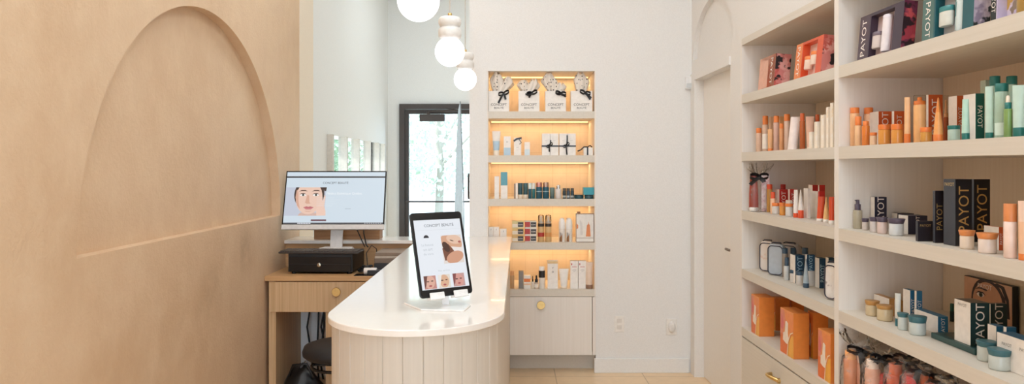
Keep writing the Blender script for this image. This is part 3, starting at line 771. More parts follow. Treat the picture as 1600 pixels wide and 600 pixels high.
def rnd(pl, pr, z, yb, d, unit):
    pc = (pl+pr)/2; cs = 1/math.sqrt(1+((pc-800)/F)**2)
    X, Y = place(pc, z, yb, d, unit)
    r = (pr-pl)/2/F*Y*cs
    X, Y = place(pc, z, yb, d, unit, r)
    r = (pr-pl)/2/F*Y*cs
    if unit == 'S': X, Y = keep(pc, X, Y, r*1.03, r*1.03); r = (pr-pl)/2/F*Y*cs
    return X, Y, r
def hgt(y, Y, r, z): 
    h = top_h(y, Y+r*.5 if y > YH else Y-r*.5, z); return h
def jar(L, pl, pr, yt, yl, z, yb=None, d=.03, body=None, lid=None, unit='S', flare=1.0, name='cream_jar', lift=0, fill=None):
    X, Y, r = rnd(pl, pr, z, yb, d, unit); h = hgt(yt, Y, r, z+lift); hl = h*.70 if yl is None else hgt(yl, Y, -r*.6, z+lift)
    hl = min(max(hl, h*.45), h*.82); h = max(h, .02)
    t = thing(name, L, 'jar', (X, Y, z+lift), 0, gname('jar', z, unit))
    rb = r/max(1, flare)*.97
    MB().lathe([(rb*.90, 0), (rb*.985, h*.03), (rb, h*.1), (rb, hl*.93), (rb*.94, hl)], body, 28).build('jar_body', t)
    if fill: MB().lathe([(rb*.70, h*.14), (rb*.86, h*.2), (rb*.86, hl*.92)], fill, 24).build('cream', t)
    MB().lathe([(rb*.99, hl+.0003), (rb*1.0, hl+.001), (r, h*.985), (r*.985, h), (r*.6, h), (.001, h*.995)], lid, 28).build('lid', t)
    return t
def bottle(L, pl, pr, yt, yc, z, yb=None, d=.03, body=None, cap=None, unit='S', capw=.9, sh=.06, name='bottle', label=None, pump=False, dropper=None, base=None, liquid=None):
    X, Y, r = rnd(pl, pr, z, yb, d, unit); h = hgt(yt, Y, r, z); hc = hgt(yc, Y, r*.3, z); hc = min(hc, h*.95)
    t = thing(name, L, 'bottle', (X, Y, z), 0, gname('bottle', z, unit))
    rc = r*capw; s_ = r*sh*3
    MB().lathe([(r*.92, 0), (r, r*.1), (r, hc-s_), (r*.97, hc-s_*.5), (rc*.9, hc)], body, 24).build('bottle_body', t)
    if liquid: MB().lathe([(r*.86, r*.1), (r*.86, hc*.75)], liquid, 20).build('liquid', t)
    if label:
        z0, z1, mm = label; MB().lathe([(r*1.006, h*z0), (r*1.006, h*z1)], mm, 24, caps=False).build('label_band', t)
    if pump:
        c = MB(); c.lathe([(rc, hc), (rc, hc+(h-hc)*.55), (rc*.55, hc+(h-hc)*.6), (rc*.55, h*.99), (rc*.4, h)], cap, 18)
        c.tube([(0, 0, h*.985), (-rc*1.1, -rc*.3, h*.98)], rc*.2, cap); c.build('pump', t)
    elif dropper:
        hm = hc+(h-hc)*.45
        MB().lathe([(rc, hc), (rc, hm), (rc*.8, hm+.001)], cap, 20).build('collar', t)
        MB().lathe([(rc*.62, hm), (rc*.60, h*.97), (rc*.35, h)], dropper, 18).build('dropper_bulb', t)
    else:
        e = min(rc, h-hc)*.08
        MB().lathe([(rc, hc+.0002), (rc, h-e), (rc-e, h), (.001, h)], cap, 24).build('cap', t)
    return t
def tube_(L, pl, pr, yt, yc, z, yb=None, d=.03, body=None, cap=None, unit='S', topw=1.0, edge=False, lean=0, name='squeeze_tube', bottomw=1.0, bands=None, capup=False):
    """squeeze tube standing on its cap, crimped edge on top"""
    X, Y, r = rnd(pl, pr, z, yb, d, unit); h = top_h(yt, Y, z); hc = max(.006, top_h(yc, Y-r, z)); hc = min(hc, h*.4)
    pc = (pl+pr)/2
    rz = -math.atan((pc-800)/F)+(PI/2 if edge else 0)+lean*0
    t = thing(name, L, 'tube', (X, Y, z), rz, gname('tube', z, unit))
    n = 24; rb = r*bottomw; R = []
    tw_ = r*(1.25 if edge else topw)
    for i in range(9):
        q = i/8; a = (rb*.97)*(1-q)+tw_*q; bq = (rb*.97)*(1-q**1.25)+.0022*q
        R.append([(a*math.cos(2*PI*j/n)+lean*(hc+(h-hc)*q), bq*math.sin(2*PI*j/n), hc+(h-hc)*q*.97) for j in range(n)])
    R.append([(tw_*math.cos(2*PI*j/n)+lean*h, .0016*math.sin(2*PI*j/n), h) for j in range(n)])
    b = MB(); 
    if bands:
        k = max(1, min(8, int(round(bands[0]*9)))); b.loft(R[:k+1], bands[1], True); b.loft(R[k:], body, True)
    else: b.loft(R, body)
    b.build('tube_body', t)
    rc = rb*.98
    c = MB().lathe([(rc*.95, 0), (rc, hc*.08), (rc, hc*.98), (rc*.97, hc)], cap, 24)
    c.v = [(x+lean*zz, y, zz) for x, y, zz in c.v]
    c.build('cap', t)
    return t
def bow(mb, c, u, v, n, s, m, tails=((-.6, -1.2), (.5, -1.0)), w=.3):
    c, u, v, n = Vector(c), Vector(u), Vector(v), Vector(n)
    for sg in (-1, 1):
        pts = []
        for i in range(13):
            a = 2*PI*i/12
            pts.append(c+u*sg*s*(.5-.5*math.cos(a))*.9+v*s*(.27*math.sin(a)+.12*(.5-.5*math.cos(a)))+n*s*.18*math.sin(a/2))
        mb.strip(pts, n*.62+v*.78, s*w, m)
    for (tx, ty) in tails:
        pts = [c+n*s*.06+u*s*tx*q+v*s*ty*(q**1.3)+n*s*.1*math.sin(q*5) for q in (0, .25, .5, .75, 1)]
        mb.strip(pts, u*.8+v*.3, s*w, m)
    k = [c+n*s*.1+u*s*.11*math.cos(a)*1.0+v*s*.13*math.sin(a) for a in [i*PI/4 for i in range(8)]]
    mb.loft([[p-n*s*.12 for p in k], k], m)
    return mb
def cello(L, px, z, yb, ybow, r, htop, contents=None, d=.1, fan=1.0, rib=None, tails=((-.9, -.35), (-.2, -3.2)), seed=1, text=None, look=None, unit='S', ex=.7, name='cellophane_gift_bag', gloss=.22):
    """cellophane bag gathered under a bow; what shows through it are its own contents"""
    random.seed(seed); htop = min(htop, .238)
    X, Y = keep(px, *place(px, z, yb, d, unit, r*ex), r*1.12, r*1.12)
    hb = top_h(ybow, Y, z); rz = -math.atan((px-800)/F)
    t = thing(name, L, 'gift bag', (X, Y, z), rz, gname('gift bag', z, unit))
    n = 40; R = []
    prof = [(.86, 0), (1, .03), (1.02, .3), (1.0, .60), (.93, .82), (.66, .94), (.18, 1.0), (.36*fan, 1.0+.25*(htop/hb-1)), (.72*fan, 1.0+.6*(htop/hb-1)), (.95*fan, htop/hb)]
    ph = [random.uniform(0, 6.28) for _ in range(5)]
    for q, (k, zz) in enumerate(prof):
        am = .03+.10*max(0, zz-.6)+(.16 if zz > 1.01 else 0)
        R.append([((r*k*(1+am*math.sin(5*a+ph[0]+zz*2)+am*.7*math.sin(9*a+ph[1])+am*.5*math.sin(15*a+ph[2])))*math.cos(a), ex*(r*k*(1+am*math.sin(5*a+ph[0]+zz*2)+am*.7*math.sin(9*a+ph[1])))*math.sin(a), zz*hb+(.02*math.sin(4*a+ph[3])*(zz > 1.2))) for a in [2*PI*j/n for j in range(n)]])
    MB().loft(R, CELLO, False, True).build('cellophane', t)
    c = MB(); bow(c, (0, -r*.16*ex-.006, hb), (1, 0, 0), (0, 0, 1), (0, -1, 0), .05 if rib is None else rib, RIB, tails, .42)
    c.tube([(r*.17*math.cos(a), r*.17*ex*math.sin(a), hb) for a in [i*PI/6 for i in range(13)]], .006, RIB)
    if text:
        tx, ty = tails[-1]; s_ = .05 if rib is None else rib
        c.text(text, (s_*tx*.55, -r*.16*ex-.006-s_*.30, hb+s_*ty*.5), (0, 0, 1), (-1, 0, 0), s_*.13, M('#e9e9e9', .5), s_*abs(ty)*.8, .0)
    c.build('ribbon_bow', t)
    if contents: contents(t, r, hb)
    return t
RIB = M('#17161a', .35)
def mouth(t, x, y, r, h, m, name, z0=.004, top=1.0, cap=None, hc=.8):
    MB().lathe([(r*.9, z0), (r, z0+.004), (r, h*hc), (r*.8*top, h*hc+.004)], m, 18, (x, y, 0)).build(name, t)
    if cap: MB().lathe([(r*.8*top, h*hc+.004), (r*.8*top, h-.002), (r*.7*top, h)], cap, 18, (x, y, 0)).build(name+'_cap', t)

# colours
OR, ORD, ORL = M('#e8813c', .4), M('#d2602c', .4), M('#f0a868', .4)
PEACH, PEACHL, PINKW = M('#eec3a0', .35), M('#f3dccb', .35), M('#f2ddd6', .4)
PCL = M('#f0cbb0', .15, alpha=.75)
RUST, TAN = M('#b8602f', .35), M('#e0ab78', .35)
AMB = M('#e9a04e', .12, alpha=.85)
RED, REDO = M('#c8322c', .4), M('#e2562f', .35)
TEAL, TEALD, TEALB = M('#2f6f7b', .4), M('#1c3d42', .4), M('#2b6b8f', .4)
GRN, GRND, MINT, MINTC = M('#1f6e66', .35), M('#16594f', .4), M('#b9dccb', .3), M('#bcdccb', .15, alpha=.8)
NAVY, NAVYB, PURP = M('#2c2b40', .4), M('#1f4562', .4), M('#554a5a', .4)
BLK, GOLD = M('#17161c', .35), M('#d3ad6c', .35, .6)
LTXT, DTXT = M('#f4ece4', .5), M('#8b857f', .5)
FROST = M('#e7e2dc', .22, alpha=.82)
CLR = clear('clear_plastic', '#fbf8f4', .05)
CRM = M('#f5e9d8', .4); YEL = M('#f2d6a0', .4); PALE = M('#cfe0e2', .4); SKY = M('#b6d0e2', .4)
GREY = M('#8e8b88', .4); BROWN = M('#8d6a4f', .45)

# ================================================================ right shelves, far bay
def gift(L, pf, pc, pb, yt, z, d, spine, frame, win, side, txt, rev=False, items=(), lean=0, a0=0, a1=.24, w0=.27, w1=.80, top=.93):
    """windowed gift box: lettered spine strip, framed recess with the goods standing in it, printed side"""
    X, Y = place(pc, z, None, d)
    wy = (X-SM*Y)/((pf-800)/F-SM)-Y; wx = (pb-800)/F*Y-X; h = top_h(yt, Y, z)
    wx = min(wx, .39-d)
    t = thing('gift_box', L, 'gift box', (X+wx/2, Y+wy/2, z), ROT, gname('gift box', z, 'S'))
    x0, x1, y0, y1 = -wx/2, wx/2, -wy/2, wy/2; dep = min(.045, wx*.6); e = .0006
    T = Matrix.Translation((x1, 0, 0)) @ Matrix.Rotation(lean, 4, 'Y') @ Matrix.Translation((-x1, 0, 0))
    Yq = lambda a: y1-a*wy
    b = MB()
    b.box(x0, x1, y0, y1, 0, h, frame, {'n': side, 'b': side})
    # front rebuilt around the recess
    k = [i for i, q in enumerate(b.f) if all(abs(b.v[v_][0]-x0) < 1e-6 for v_ in q)]
    for i in sorted(k, reverse=True): del b.f[i]; del b.mi[i]; del b.sm[i]
    P = lambda q0, q1, z0, z1, m, x=x0: b.poly([(x, Yq(a), zz*h) for a, zz in ((q0, z0), (q1, z0), (q1, z1), (q0, z1))], m)
    lo = .03
    for q0, q1 in ((0, a0), (a0, a1), (a1, w0), (w1, 1)):
        if q1 > q0+1e-6: P(q0, q1, 0, 1, spine if (q0, q1) == (a0, a1) else frame)
    P(w0, w1, 0, lo, frame); P(w0, w1, top, 1, frame)
    xb = x0+dep
    P(w0, w1, lo, top, win, xb)
    for (pa, pb_) in (((w0, lo), (w1, lo)), ((w1, lo), (w1, top)), ((w1, top), (w0, top)), ((w0, top), (w0, lo))):
        b.poly([(x0, Yq(pa[0]), pa[1]*h), (x0, Yq(pb_[0]), pb_[1]*h), (xb, Yq(pb_[0]), pb_[1]*h), (xb, Yq(pa[0]), pa[1]*h)], frame)
    ca = (a0+a1)/2
    b.text(txt, (x0, Yq(ca), h*.5), (0, 0, -1 if rev else 1), (0, -1 if rev else 1, 0), wy*(a1-a0)*.72, LTXT, h*.82, .0006)
    b.xf(T).build('carton', t)
    for (a, z0, ww, hh, m, lidm, lf) in items:       # (place along the front, foot height, width, height, colours, lid share)
        r = ww*wy/2; c = (x0+dep-min(r, dep*.49)-.001, Yq(a+ww/2), z0*h); ex = min(1, dep*.49/r); hz = hh*h
        g = MB().lathe([(r*.9, 0), (r, hz*.06), (r, hz*(1-lf))], m, 18, c, ex=ex)
        g.lathe([(r*1.05, hz*(1-lf)), (r*1.05, hz*.98), (r*.9, hz)], lidm, 18, c, ex=ex); g.xf(T).build('boxed_product', t)
    return t
ART1 = artprint('coral_pink_ink_print', ['#d98580', '#e7a7a0', '#c95f56', '#2c2224'], 14)
ART2 = artprint('plum_red_ink_print', ['#a03a48', '#c0525a', '#6d2e4a', '#2a1a22'], 12)
ART3 = artprint('lavender_grey_ink_print', ['#b9adbd', '#d6ccd6', '#8f8499', '#2a3232'], 13)
ART4 = artprint('lavender_gold_ink_print', ['#cbbfd6', '#dcd3e2', '#8d7d6a', '#c9a24e'], 13)
T1, T2, T3, T4, T5 = [z+.0006 for z in SHZ]
RIMO = M('#d9572f', .4)
gift('coral gift box in the far bay top shelf, leaning at the left', 1183.5, 1208, 1232, 85, T1, .03, ORD, M('#dfa88f', .4), M('#e9c3b2', .4), ART1, 'PAYOT', True, [(.27, .06, .2, .72, PAPER, PAPER, .1)], .09, .56, 1.0, .12, .54, .9)
gift('coral gift box with two jars in its window, far bay top shelf', 1239, 1281, 1301, 55, T1, .03, OR, RIMO, PINKW, ART1, 'PAYOT', True, [(.31, .22, .18, .36, PEACHL, OR, .28), (.53, .30, .18, .36, PEACHL, OR, .28)], .10)
# second shelf
bottle('short clear bottle with orange cap, leftmost on far bay second shelf', 1181, 1190.6, 200, 208, T2, d=.04, body=PCL, cap=OR)
bottle('tall white-labelled bottle with orange cap, second from left, far bay second shelf', 1191, 1200.6, 181, 194.7, T2, d=.05, body=PCL, cap=OR, label=(.08, .5, M('#f7ece0', .4)))
carton('plain peach box behind the orange tube on far bay second shelf', 1201, 1204, 1211.5, 182.4, T2, d=.13, fm=PEACH, sm=PEACH)
tube_('slim tan tube with orange cap at its foot, far bay second shelf', 1199.5, 1207.6, 201.8, 232, T2, d=.02, body=TAN, cap=OR)
bottle('pink clear bottle with square orange cap, middle-left of far bay second shelf', 1208.5, 1217.5, 181, 191.5, T2, d=.035, body=M('#e8bfae', .15, alpha=.8), cap=OR, capw=.93)
carton('tan box behind the small tan bottle on far bay second shelf', 1217, 1218.5, 1225, 182, T2, d=.12, fm=TAN, sm=TAN)
bottle('small tan bottle with lower orange cap, middle of far bay second shelf', 1217.6, 1224, 193, 201, T2, d=.03, body=M('#dd9d6c', .3), cap=OR)
bottle('pale pink bottle with broad orange cap beside the leaning white tube', 1225, 1234.5, 178.4, 189, T2, d=.05, body=M('#efd0bd', .2, alpha=.85), cap=OR, capw=.97)
tube_('big white tube leaning right, middle of far bay second shelf', 1230, 1246, 182.7, 233, T2, d=.02, body=M('#f4e4dc', .4), cap=M('#f4e4dc', .4), topw=.98, lean=.10)
bottle('rust brown bottle with dark orange cap on far bay second shelf', 1249.3, 1258, 177, 188.7, T2, d=.04, body=RUST, cap=ORD, capw=.8)
tube_('pale pink tube right of the rust brown bottle', 1259, 1272, 182, 230, T2, d=.06, body=M('#f0c3ab', .4), cap=PEACHL, topw=1.05, bottomw=.8)
CR2 = artprint('cream_yellow_wash', ['#f6ead8', '#f3ddb8', '#f8f1e6'], 16)
for (lb, pf, pc, pb, yt, dd) in (('lowest cream box of the rising row on far bay second shelf', 1264, 1268, 1272, 206, .025), ('second lowest cream box of the rising row on far bay second shelf', 1272.2, 1277, 1281.5, 190, .025),
        ('middle cream box of the rising row on far bay second shelf', 1282, 1287, 1290.5, 179, .025), ('second tallest cream box of the rising row on far bay second shelf', 1290.7, 1294, 1296.8, 167, .025), ('tallest cream box of the rising row, against the shelf divider', 1297, 1301, 1303.5, 160.5, .025)):
    carton(lb, pf, pc, pb, yt, T2, d=dd, fm=CR2, sm=CRM)
bottle('bottle with orange cap standing behind the rising row of cream boxes', 1273.5, 1280.5, 179, 190, T2, d=.10, body=PCL, cap=ORD)
# third shelf
def cont1(t, r, h):
    b = MB(); n = 16
    b.loft([[(-.028+.024*math.cos(2*PI*j/n)*k, .012*(k if q < 2 else .3)*math.sin(2*PI*j/n), zz) for j in range(n)] for q, (zz, k) in enumerate(((.02, 1), (.09, .95), (.19, .7)))], M('#9d3a28', .35)); b.build('red_tube', t)
    MB().cyl(.022, .003, .022, PAPER, 16, (-.028, 0, 0)).build('tube_cap', t)
    MB().loft([[(.03+x, y, z_) for x, y in ((-.02, -.015), (.02, -.015), (.02, .015), (-.02, .015))] for z_ in (.003, .19)], artprint('pink_letter_print', ['#e6cdd0', '#d7aeb3', '#efe0e2'], 40), True, False).build('patterned_box', t)
cello('cellophane gift bag with black bow, far bay middle shelf, at the left end', 1186.5, T3, 331, 277, .046, .33, cont1, fan=1.25, rib=.05, tails=((-.9, -.8), (.85, -1.0)), seed=5, ex=.6, gloss=.3)
bottle('clear bottle of amber oil with coral cap beside the cellophane bag', 1198, 1207, 288, 295.5, T3, 331.7, body=M('#d9a355', .1, alpha=.8), cap=REDO, capw=.95)
bottle('small peach bottle with tall coral cap on far bay middle shelf', 1203.5, 1212, 300, 310, T3, 334.5, body=PEACH, cap=REDO, capw=.82)
carton('white and red box lettered up its red side, far bay middle shelf, left one', 1209, 1217.5, 1231, 296, T3, d=.13, fm=PINKW, sm=RED, side=('PAYOT', LTXT, 'up', .5, .5))
bottle('red bottle with red screw cap behind the left red box', 1218, 1229, 288, 295.5, T3, d=.20, body=RED, cap=RED, capw=.75)
carton('white and red box lettered up its red side, far bay middle shelf, right one', 1231.5, 1234, 1246, 295.5, T3, d=.14, fm=PINKW, sm=RED, side=('PAYOT', LTXT, 'up', .5, .5))
jar('cream jar with orange lid, left of three jars on far bay middle shelf', 1206, 1218.5, 317, 322, T3, 335, body=FROST, lid=OR, fill=CRM)
jar('amber jar with orange lid, middle of three jars on far bay middle shelf', 1217.5, 1227.5, 316.5, 322, T3, 336.5, d=.06, body=AMB, lid=OR)
jar('pale jar with orange lid, right of three jars on far bay middle shelf', 1227, 1239, 318, 323, T3, 338.5, body=FROST, lid=OR, fill=CRM)
carton('tiny white box seen just above the right orange-lidded jar', 1227.5, 1234, 1238, 313, T3, d=.10, fm=PAPER, sm=PAPER)
tube_('white tube with orange cap, left of the pair on far bay middle shelf', 1239.3, 1247.8, 296.5, 333, T3, 340, body=PAPER, cap=REDO, topw=.72)
tube_('white tube with orange cap, right of the pair and seen edge-on', 1246.5, 1256, 296.5, 328.6, T3, 341, body=PAPER, cap=REDO, edge=True)
carton('plain white box right of the pair of white tubes, far bay', 1255.5, 1262, 1266, 294.6, T3, d=.10, fm=PAPER, sm=PAPER)
carton('tall white box with red side, rear left of the cluster on far bay middle shelf', 1263, 1269.5, 1278, 289, T3, d=.16, fm=PAPER, sm=RED, side=('PAYOT', LTXT, 'flat', .2, .55))
carton('tall red box, rear right of the cluster on far bay middle shelf', 1278.5, 1280, 1289, 289, T3, d=.16, fm=PAPER, sm=RED, side=('PAYOT', LTXT, 'flat', .2, .55))
carton('broad white box in front of the tall red boxes, far bay', 1262, 1277, 1279, 299, T3, 341.6, fm=PAPER, sm=PAPER)
carton('small red box behind the glossy orange tube, far bay middle shelf', 1279, 1280, 1289, 299, T3, d=.10, fm=RED, sm=RED, side=('PAYOT', LTXT, 'flat', .18, .8))
tube_('glossy orange tube with white cap on far bay middle shelf', 1275.6, 1286.5, 307, 341.6, T3, 346, body=REDO, cap=PAPER, topw=.95, lean=.06)
tube_('pale yellow tapering tube with white cap on far bay middle shelf', 1286, 1296.5, 307.6, 343, T3, 348, body=M('#efc083', .35), cap=PAPER, edge=True)
tube_('orange red tube with white cap against the shelf divider', 1294.5, 1304.5, 307.6, 344.5, T3, 351, body=M('#d9502c', .3), cap=PAPER, topw=.85)
# fourth shelf
def pouch(L, px, yb, w_, dep, h, front, d=.05, yaw=0):
    X, Y = place(px, T4, yb, d)
    t = thing('travel_pouch', L, 'pouch', (X, Y, T4), ROT+yaw, gname('pouch', T4, 'S'))
    def sec(z_, k):
        pts = rrect(-dep/2*k, -w_/2*k, dep/2*k, w_/2*k, .012, 5); return [(x, y, z_) for x, y in pts]
    MB().loft([sec(.002, .88), sec(.008, .97), sec(h*.5, 1), sec(h*.88, .93), sec(h*.97, .82), sec(h, .7)], front).build('pouch_body', t)
    PI_ = M('#3a3a48', .45)
    b = MB()
    for e in (-1, 1):
        x = -dep/2-.0005 if e < 0 else dep/2
        pts = [(x*(1-.1*abs(zz/h-.45)), y, zz) for y, zz in rrect(-w_/2*.9, .006, w_/2*.9, h*.94, .02, 5)]
        b.tube(pts+pts[:1], .0025, PI_, 6)
    b.build('piping', t)
    MB().tube([(-dep*.2, -w_*.3, h), (0, -w_*.25, h+.006), (0, w_*.25, h+.006), (-dep*.2, w_*.3, h)], .0035, PI_, 6).build('zip', t)
pouch('white travel pouch with dark piping, leftmost on far bay fourth shelf', 1200, 424, .078, .042, .158, artprint('white_peach_print', ['#eee5df', '#e8cfc2', '#f2ece8'], 12), yaw=.75)
pouch('grey blue travel pouch with dark piping, second on far bay fourth shelf', 1214, 430, .085, .04, .158, M('#b9c4cf', .4), yaw=.75)
pouch('travel pouch at the back behind the dark-capped bottles, far bay', 1235, None, .12, .05, .15, M('#c9c4c4', .4), d=.2, yaw=.5)
DK = M('#3a546a', .4); CLB = M('#c3c4c0', .15, alpha=.8); MILK = M('#d9dbd9', .25)
bottle('clear bottle with dark blue cap beside the grey blue pouch', 1221.8, 1231, 387.5, 396, T4, 433, body=M('#a89f96', .15, alpha=.85), cap=DK, capw=.98)
bottle('milky bottle with slimmer blue cap, front of far bay fourth shelf', 1224.5, 1234, 402, 415, T4, 438, body=MILK, cap=DK, capw=.72)
bottle('dark blue capped bottle behind the left navy box', 1234.5, 1244, 387, 396, T4, d=.16, body=CLB, cap=DK)
bottle('dark blue capped bottle behind the right navy box', 1252.5, 1263.5, 387, 396.5, T4, d=.17, body=CLB, cap=DK)
carton('white and navy box lettered on its side, left of far bay fourth shelf', 1234.5, 1242.5, 1257, 399, T4, d=.09, fm=PAPER, sm=NAVYB, side=('PAYOT', M('#9fc3d6', .5), 'up', .55, .55))
ob = carton('plain white box with a navy box standing on top of it', 1258, 1264.5, 1273, 421, T4, 447, fm=PAPER, sm=PAPER)
X_, Y_ = ob.location.x, ob.location.y
hz = max(v.co.z for v in ob.data.vertices)
carton('navy box standing on top of the plain white box, far bay', 1258.5, 1260.5, 1273, 398, T4, d=.09, fm=PAPER, sm=NAVYB, side=('PAYOT', M('#9fc3d6', .5), 'up', .5, .5), lift=hz)
jar('small pale jar with dark blue lid, left of two on far bay fourth shelf', 1234, 1244.5, 421.5, 427, T4, 441.5, body=FROST, lid=DK, fill=CRM)
jar('small pale jar with dark blue lid, right of two on far bay fourth shelf', 1243.5, 1255, 423.5, 430, T4, 446, body=FROST, lid=DK, fill=CRM)
tube_('pale blue tapering tube with dark cap on far bay fourth shelf', 1254.5, 1264.5, 404, 443, T4, 450, body=M('#b4c6d2', .35), cap=DK, edge=True)
carton('slim box with the full name up its navy side, far bay fourth shelf', 1273.5, 1280, 1290, 403.7, T4, 450.5, fm=PAPER, sm=NAVYB, side=('PAYOT', M('#b8d6e2', .5), 'up', .62, .5))
carton('white box with dark blue side behind the right pouch, far bay', 1290, 1294.5, 1303.5, 403, T4, d=.16, fm=PAPER, sm=NAVYB)
pouch('white pouch with grey print against the divider on far bay fourth shelf', 1301, 468, .06, .03, .150, artprint('white_grey_print', ['#eeebea', '#a29a9c', '#f3f1f0'], 14), yaw=.5)
# lowest shelf: orange gift boxes
def orange_art(b, x0, x1, y0, y1, h):
    e = .0005; wy = y1-y0
    P = lambda pts, m, k: b.poly([(x0-e*k, y1-a*wy, zz*h) for a, zz in pts][::1], m)
    P([(0, .02), (.03, .0), (.55, 0), (.6, .25), (.45, .3), (.2, .42), (0, .42)], M('#e0702e', .4), 1)
    P([(.0, .42), (.2, .42), (.3, .6), (.42, .78), (.3, .97), (.02, .97)], M('#e0876a', .4), 1)
    P([(.05, .55), (.22, .52), (.28, .7), (.1, .88)], M('#d4686c', .4), 2)
    P([(.55, 0), (1, 0), (1, .5), (.85, .48), (.7, .34), (.6, .2)], M('#efac3e', .4), 1)
    P([(.42, .95), (.98, .95), (.98, .55), (.8, .5), (.6, .62), (.5, .8)], M('#e98a45', .4), 1)
    P([(.22, .3), (.42, .26), (.56, .25), (.68, .34), (.6, .5), (.62, .72), (.5, .76), (.42, .74), (.36, .5), (.24, .46)], M('#f2e2d2', .4), 3)
    P([(.52, 0), (.58, 0), (.66, .32), (.8, .5), (.98, .56), (.98, .58), (.78, .53), (.62, .36)], M('#f4d9b8', .4), 4)
OBX = M('#e98a3c', .42); OBT = M('#ea9248', .42)
for (lb, pf, pc, pb, yt, yb, dd, wy) in (('orange gift box with painted front, leftmost on the lowest far shelf', 1173.8, 1186, 1209.5, 465, 528.8, .03, None), ('orange gift box tucked behind the leftmost one', 1206, 1211.5, 1234, 466, None, .145, None),
        ('orange gift box at the rear under the shelf, third from left', 1234, 1238, 1256, 467, None, .25, None), ('orange gift box with painted front, centre of the lowest far shelf', 1219, 1239.5, 1264, 490, 562.5, .03, None),
        ('orange gift box right behind the centre painted one', 1262, 1270.5, 1294, 489, 561, .17, None), ('orange gift box with painted front, next to the shelf divider', 1278, 1297.5, 1321, 522, 600, .03, None)):
    carton(lb, pf, pc, pb, yt, T5, yb, d=dd, fm=OBT, sm=OBX, tm=OBT, name='gift_box', cat='gift box', extra=orange_art)

# ================================================================ right shelves, near bay
PLUM = M('#3f3040', .4)
gift('dark plum gift box with a tube in its window, near bay top shelf', 1338, 1406, 1427, 1, T1, .03, M('#4d3a45', .4), PLUM, M('#ddc9cc', .4), ART2, 'PAYOT', False, [(.29, .20, .17, .36, M('#d9cdca', .3), M('#6a5a66', .4), .25), (.51, .08, .14, .78, M('#eee6ea', .4), M('#e3dbe2', .4), .1)], .09)
gift('green gift box with a jar in its window, near bay top shelf', 1439, 1519.5, 1546, -30, T1, .03, M('#4f6f6a', .4), M('#1f5a62', .4), M('#d3d2d8', .4), ART3, 'PAYOT', True, [(.29, .26, .24, .44, M('#dfe2da', .3), M('#2f7d7c', .4), .28), (.56, .12, .06, .72, M('#b9cfd0', .4), M('#5f8f90', .4), .6), (.64, .06, .14, .7, M('#d6e4e4', .4), M('#d6e4e4', .4), .1)], .04)
gift('lavender and gold gift box at the right end of the top shelf', 1547, 1622, 1650, -60, T1, .03, M('#15201f', .4), M('#cbbfd6', .4), ART4, ART4, 'PAYOT', True, [(.5, .05, .2, .5, M('#b99a5a', .3, .5), GOLD, .3)], .03, 0, .12, .14, .9)
# second shelf
bottle('tall peach bottle with orange cap, leftmost on near bay second shelf', 1328, 1343, 168, 177, T2, d=.07, body=M('#edb98a', .3), cap=OR, capw=.98)
bottle('peach bottle with tall orange cap in front of the leftmost one', 1335.5, 1346.5, 182, 196, T2, d=.02, body=M('#f1c596', .3), cap=OR, capw=.97)
bottle('small bright orange bottle on near bay second shelf', 1346.5, 1359, 189, 196.5, T2, d=.02, body=M('#e8863a', .2, alpha=.95), cap=OR, capw=.78)
bottle('orange capped bottle standing behind the white and orange box', 1350, 1364.5, 168, 178, T2, d=.25, body=PEACH, cap=OR, capw=.98)
carton('white box with orange lettered side, left of near bay second shelf', 1350, 1372.5, 1393, 174, T2, d=.10, fm=PAPER, sm=ORD, tm=ORD, side=('PAYOT', LTXT, 'up', .5, .55))
carton('orange lettered box right beside the white and orange one', 1393.5, 1397, 1413, 173.5, T2, d=.11, fm=PAPER, sm=ORD, tm=ORD, side=('PAYOT', LTXT, 'up', .5, .55))
jar('small peach jar with orange lid in front of the white and orange box', 1358.5, 1370.5, 207, 212, T2, d=.02, body=M('#efc9a2', .2, alpha=.9), lid=OR)
jar('orange lidded glass jar, left of a touching pair on near bay second shelf', 1371.5, 1391.5, 194.6, 203, T2, d=.02, body=AMB, lid=OR)
jar('orange lidded glass jar, right of a touching pair on near bay second shelf', 1391.7, 1412, 194, 203, T2, d=.022, body=AMB, lid=OR)
tube_('peach tube with orange foot between the jars and the spray bottle', 1412.6, 1423, 152, 209, T2, d=.03, body=M('#eebd8c', .35), cap=OR, topw=.85)
def clear_cap(L_, pl, pr, yt, yc, d, body, inner):
    X, Y, r = rnd(pl, pr, T2, None, d, 'S'); h = hgt(yt, Y, r, T2); hc = hgt(yc, Y, r, T2)
    t = thing('spray_bottle', L_, 'bottle', (X, Y, T2), 0, gname('bottle', T2, 'S'))
    MB().lathe([(r*.93, 0), (r, .004), (r, hc-.004), (r*.9, hc)], body, 24).build('bottle_body', t)
    MB().lathe([(r*.94, hc), (r*.94, hc+.012), (r*.4, hc+.014), (r*.4, hc+(h-hc)*.75), (r*.3, hc+(h-hc)*.8)], inner, 20).build('spray_head', t)
    MB().lathe([(r*.98, hc+.0005), (r*.98, h-.002), (r*.94, h), (.001, h)], CLR, 24, caps=False).build('clear_cap', t)
clear_cap('large peach spray bottle with clear cap on near bay second shelf', 1427, 1447, 148.7, 163.5, .05, M('#efb77c', .3), OR)
carton('orange box lettered up its side behind the pointed orange tube', 1447.5, 1450.5, 1473, 148, T2, d=.13, fm=PAPER, sm=ORD, side=('PAYOT', LTXT, 'up', .55, .55))
jar('amber jar with flat orange lid at the front of near bay second shelf', 1437, 1456.5, 199, 206.5, T2, d=.013, body=M('#dfa04c', .1, alpha=.8), lid=OR)
tube_('pointed orange tube standing in front of the orange box', 1458, 1474, 153, 210, T2, d=.015, body=M('#ec9346', .3), cap=OR, edge=True, bands=(.6, M('#f0a864', .35)))
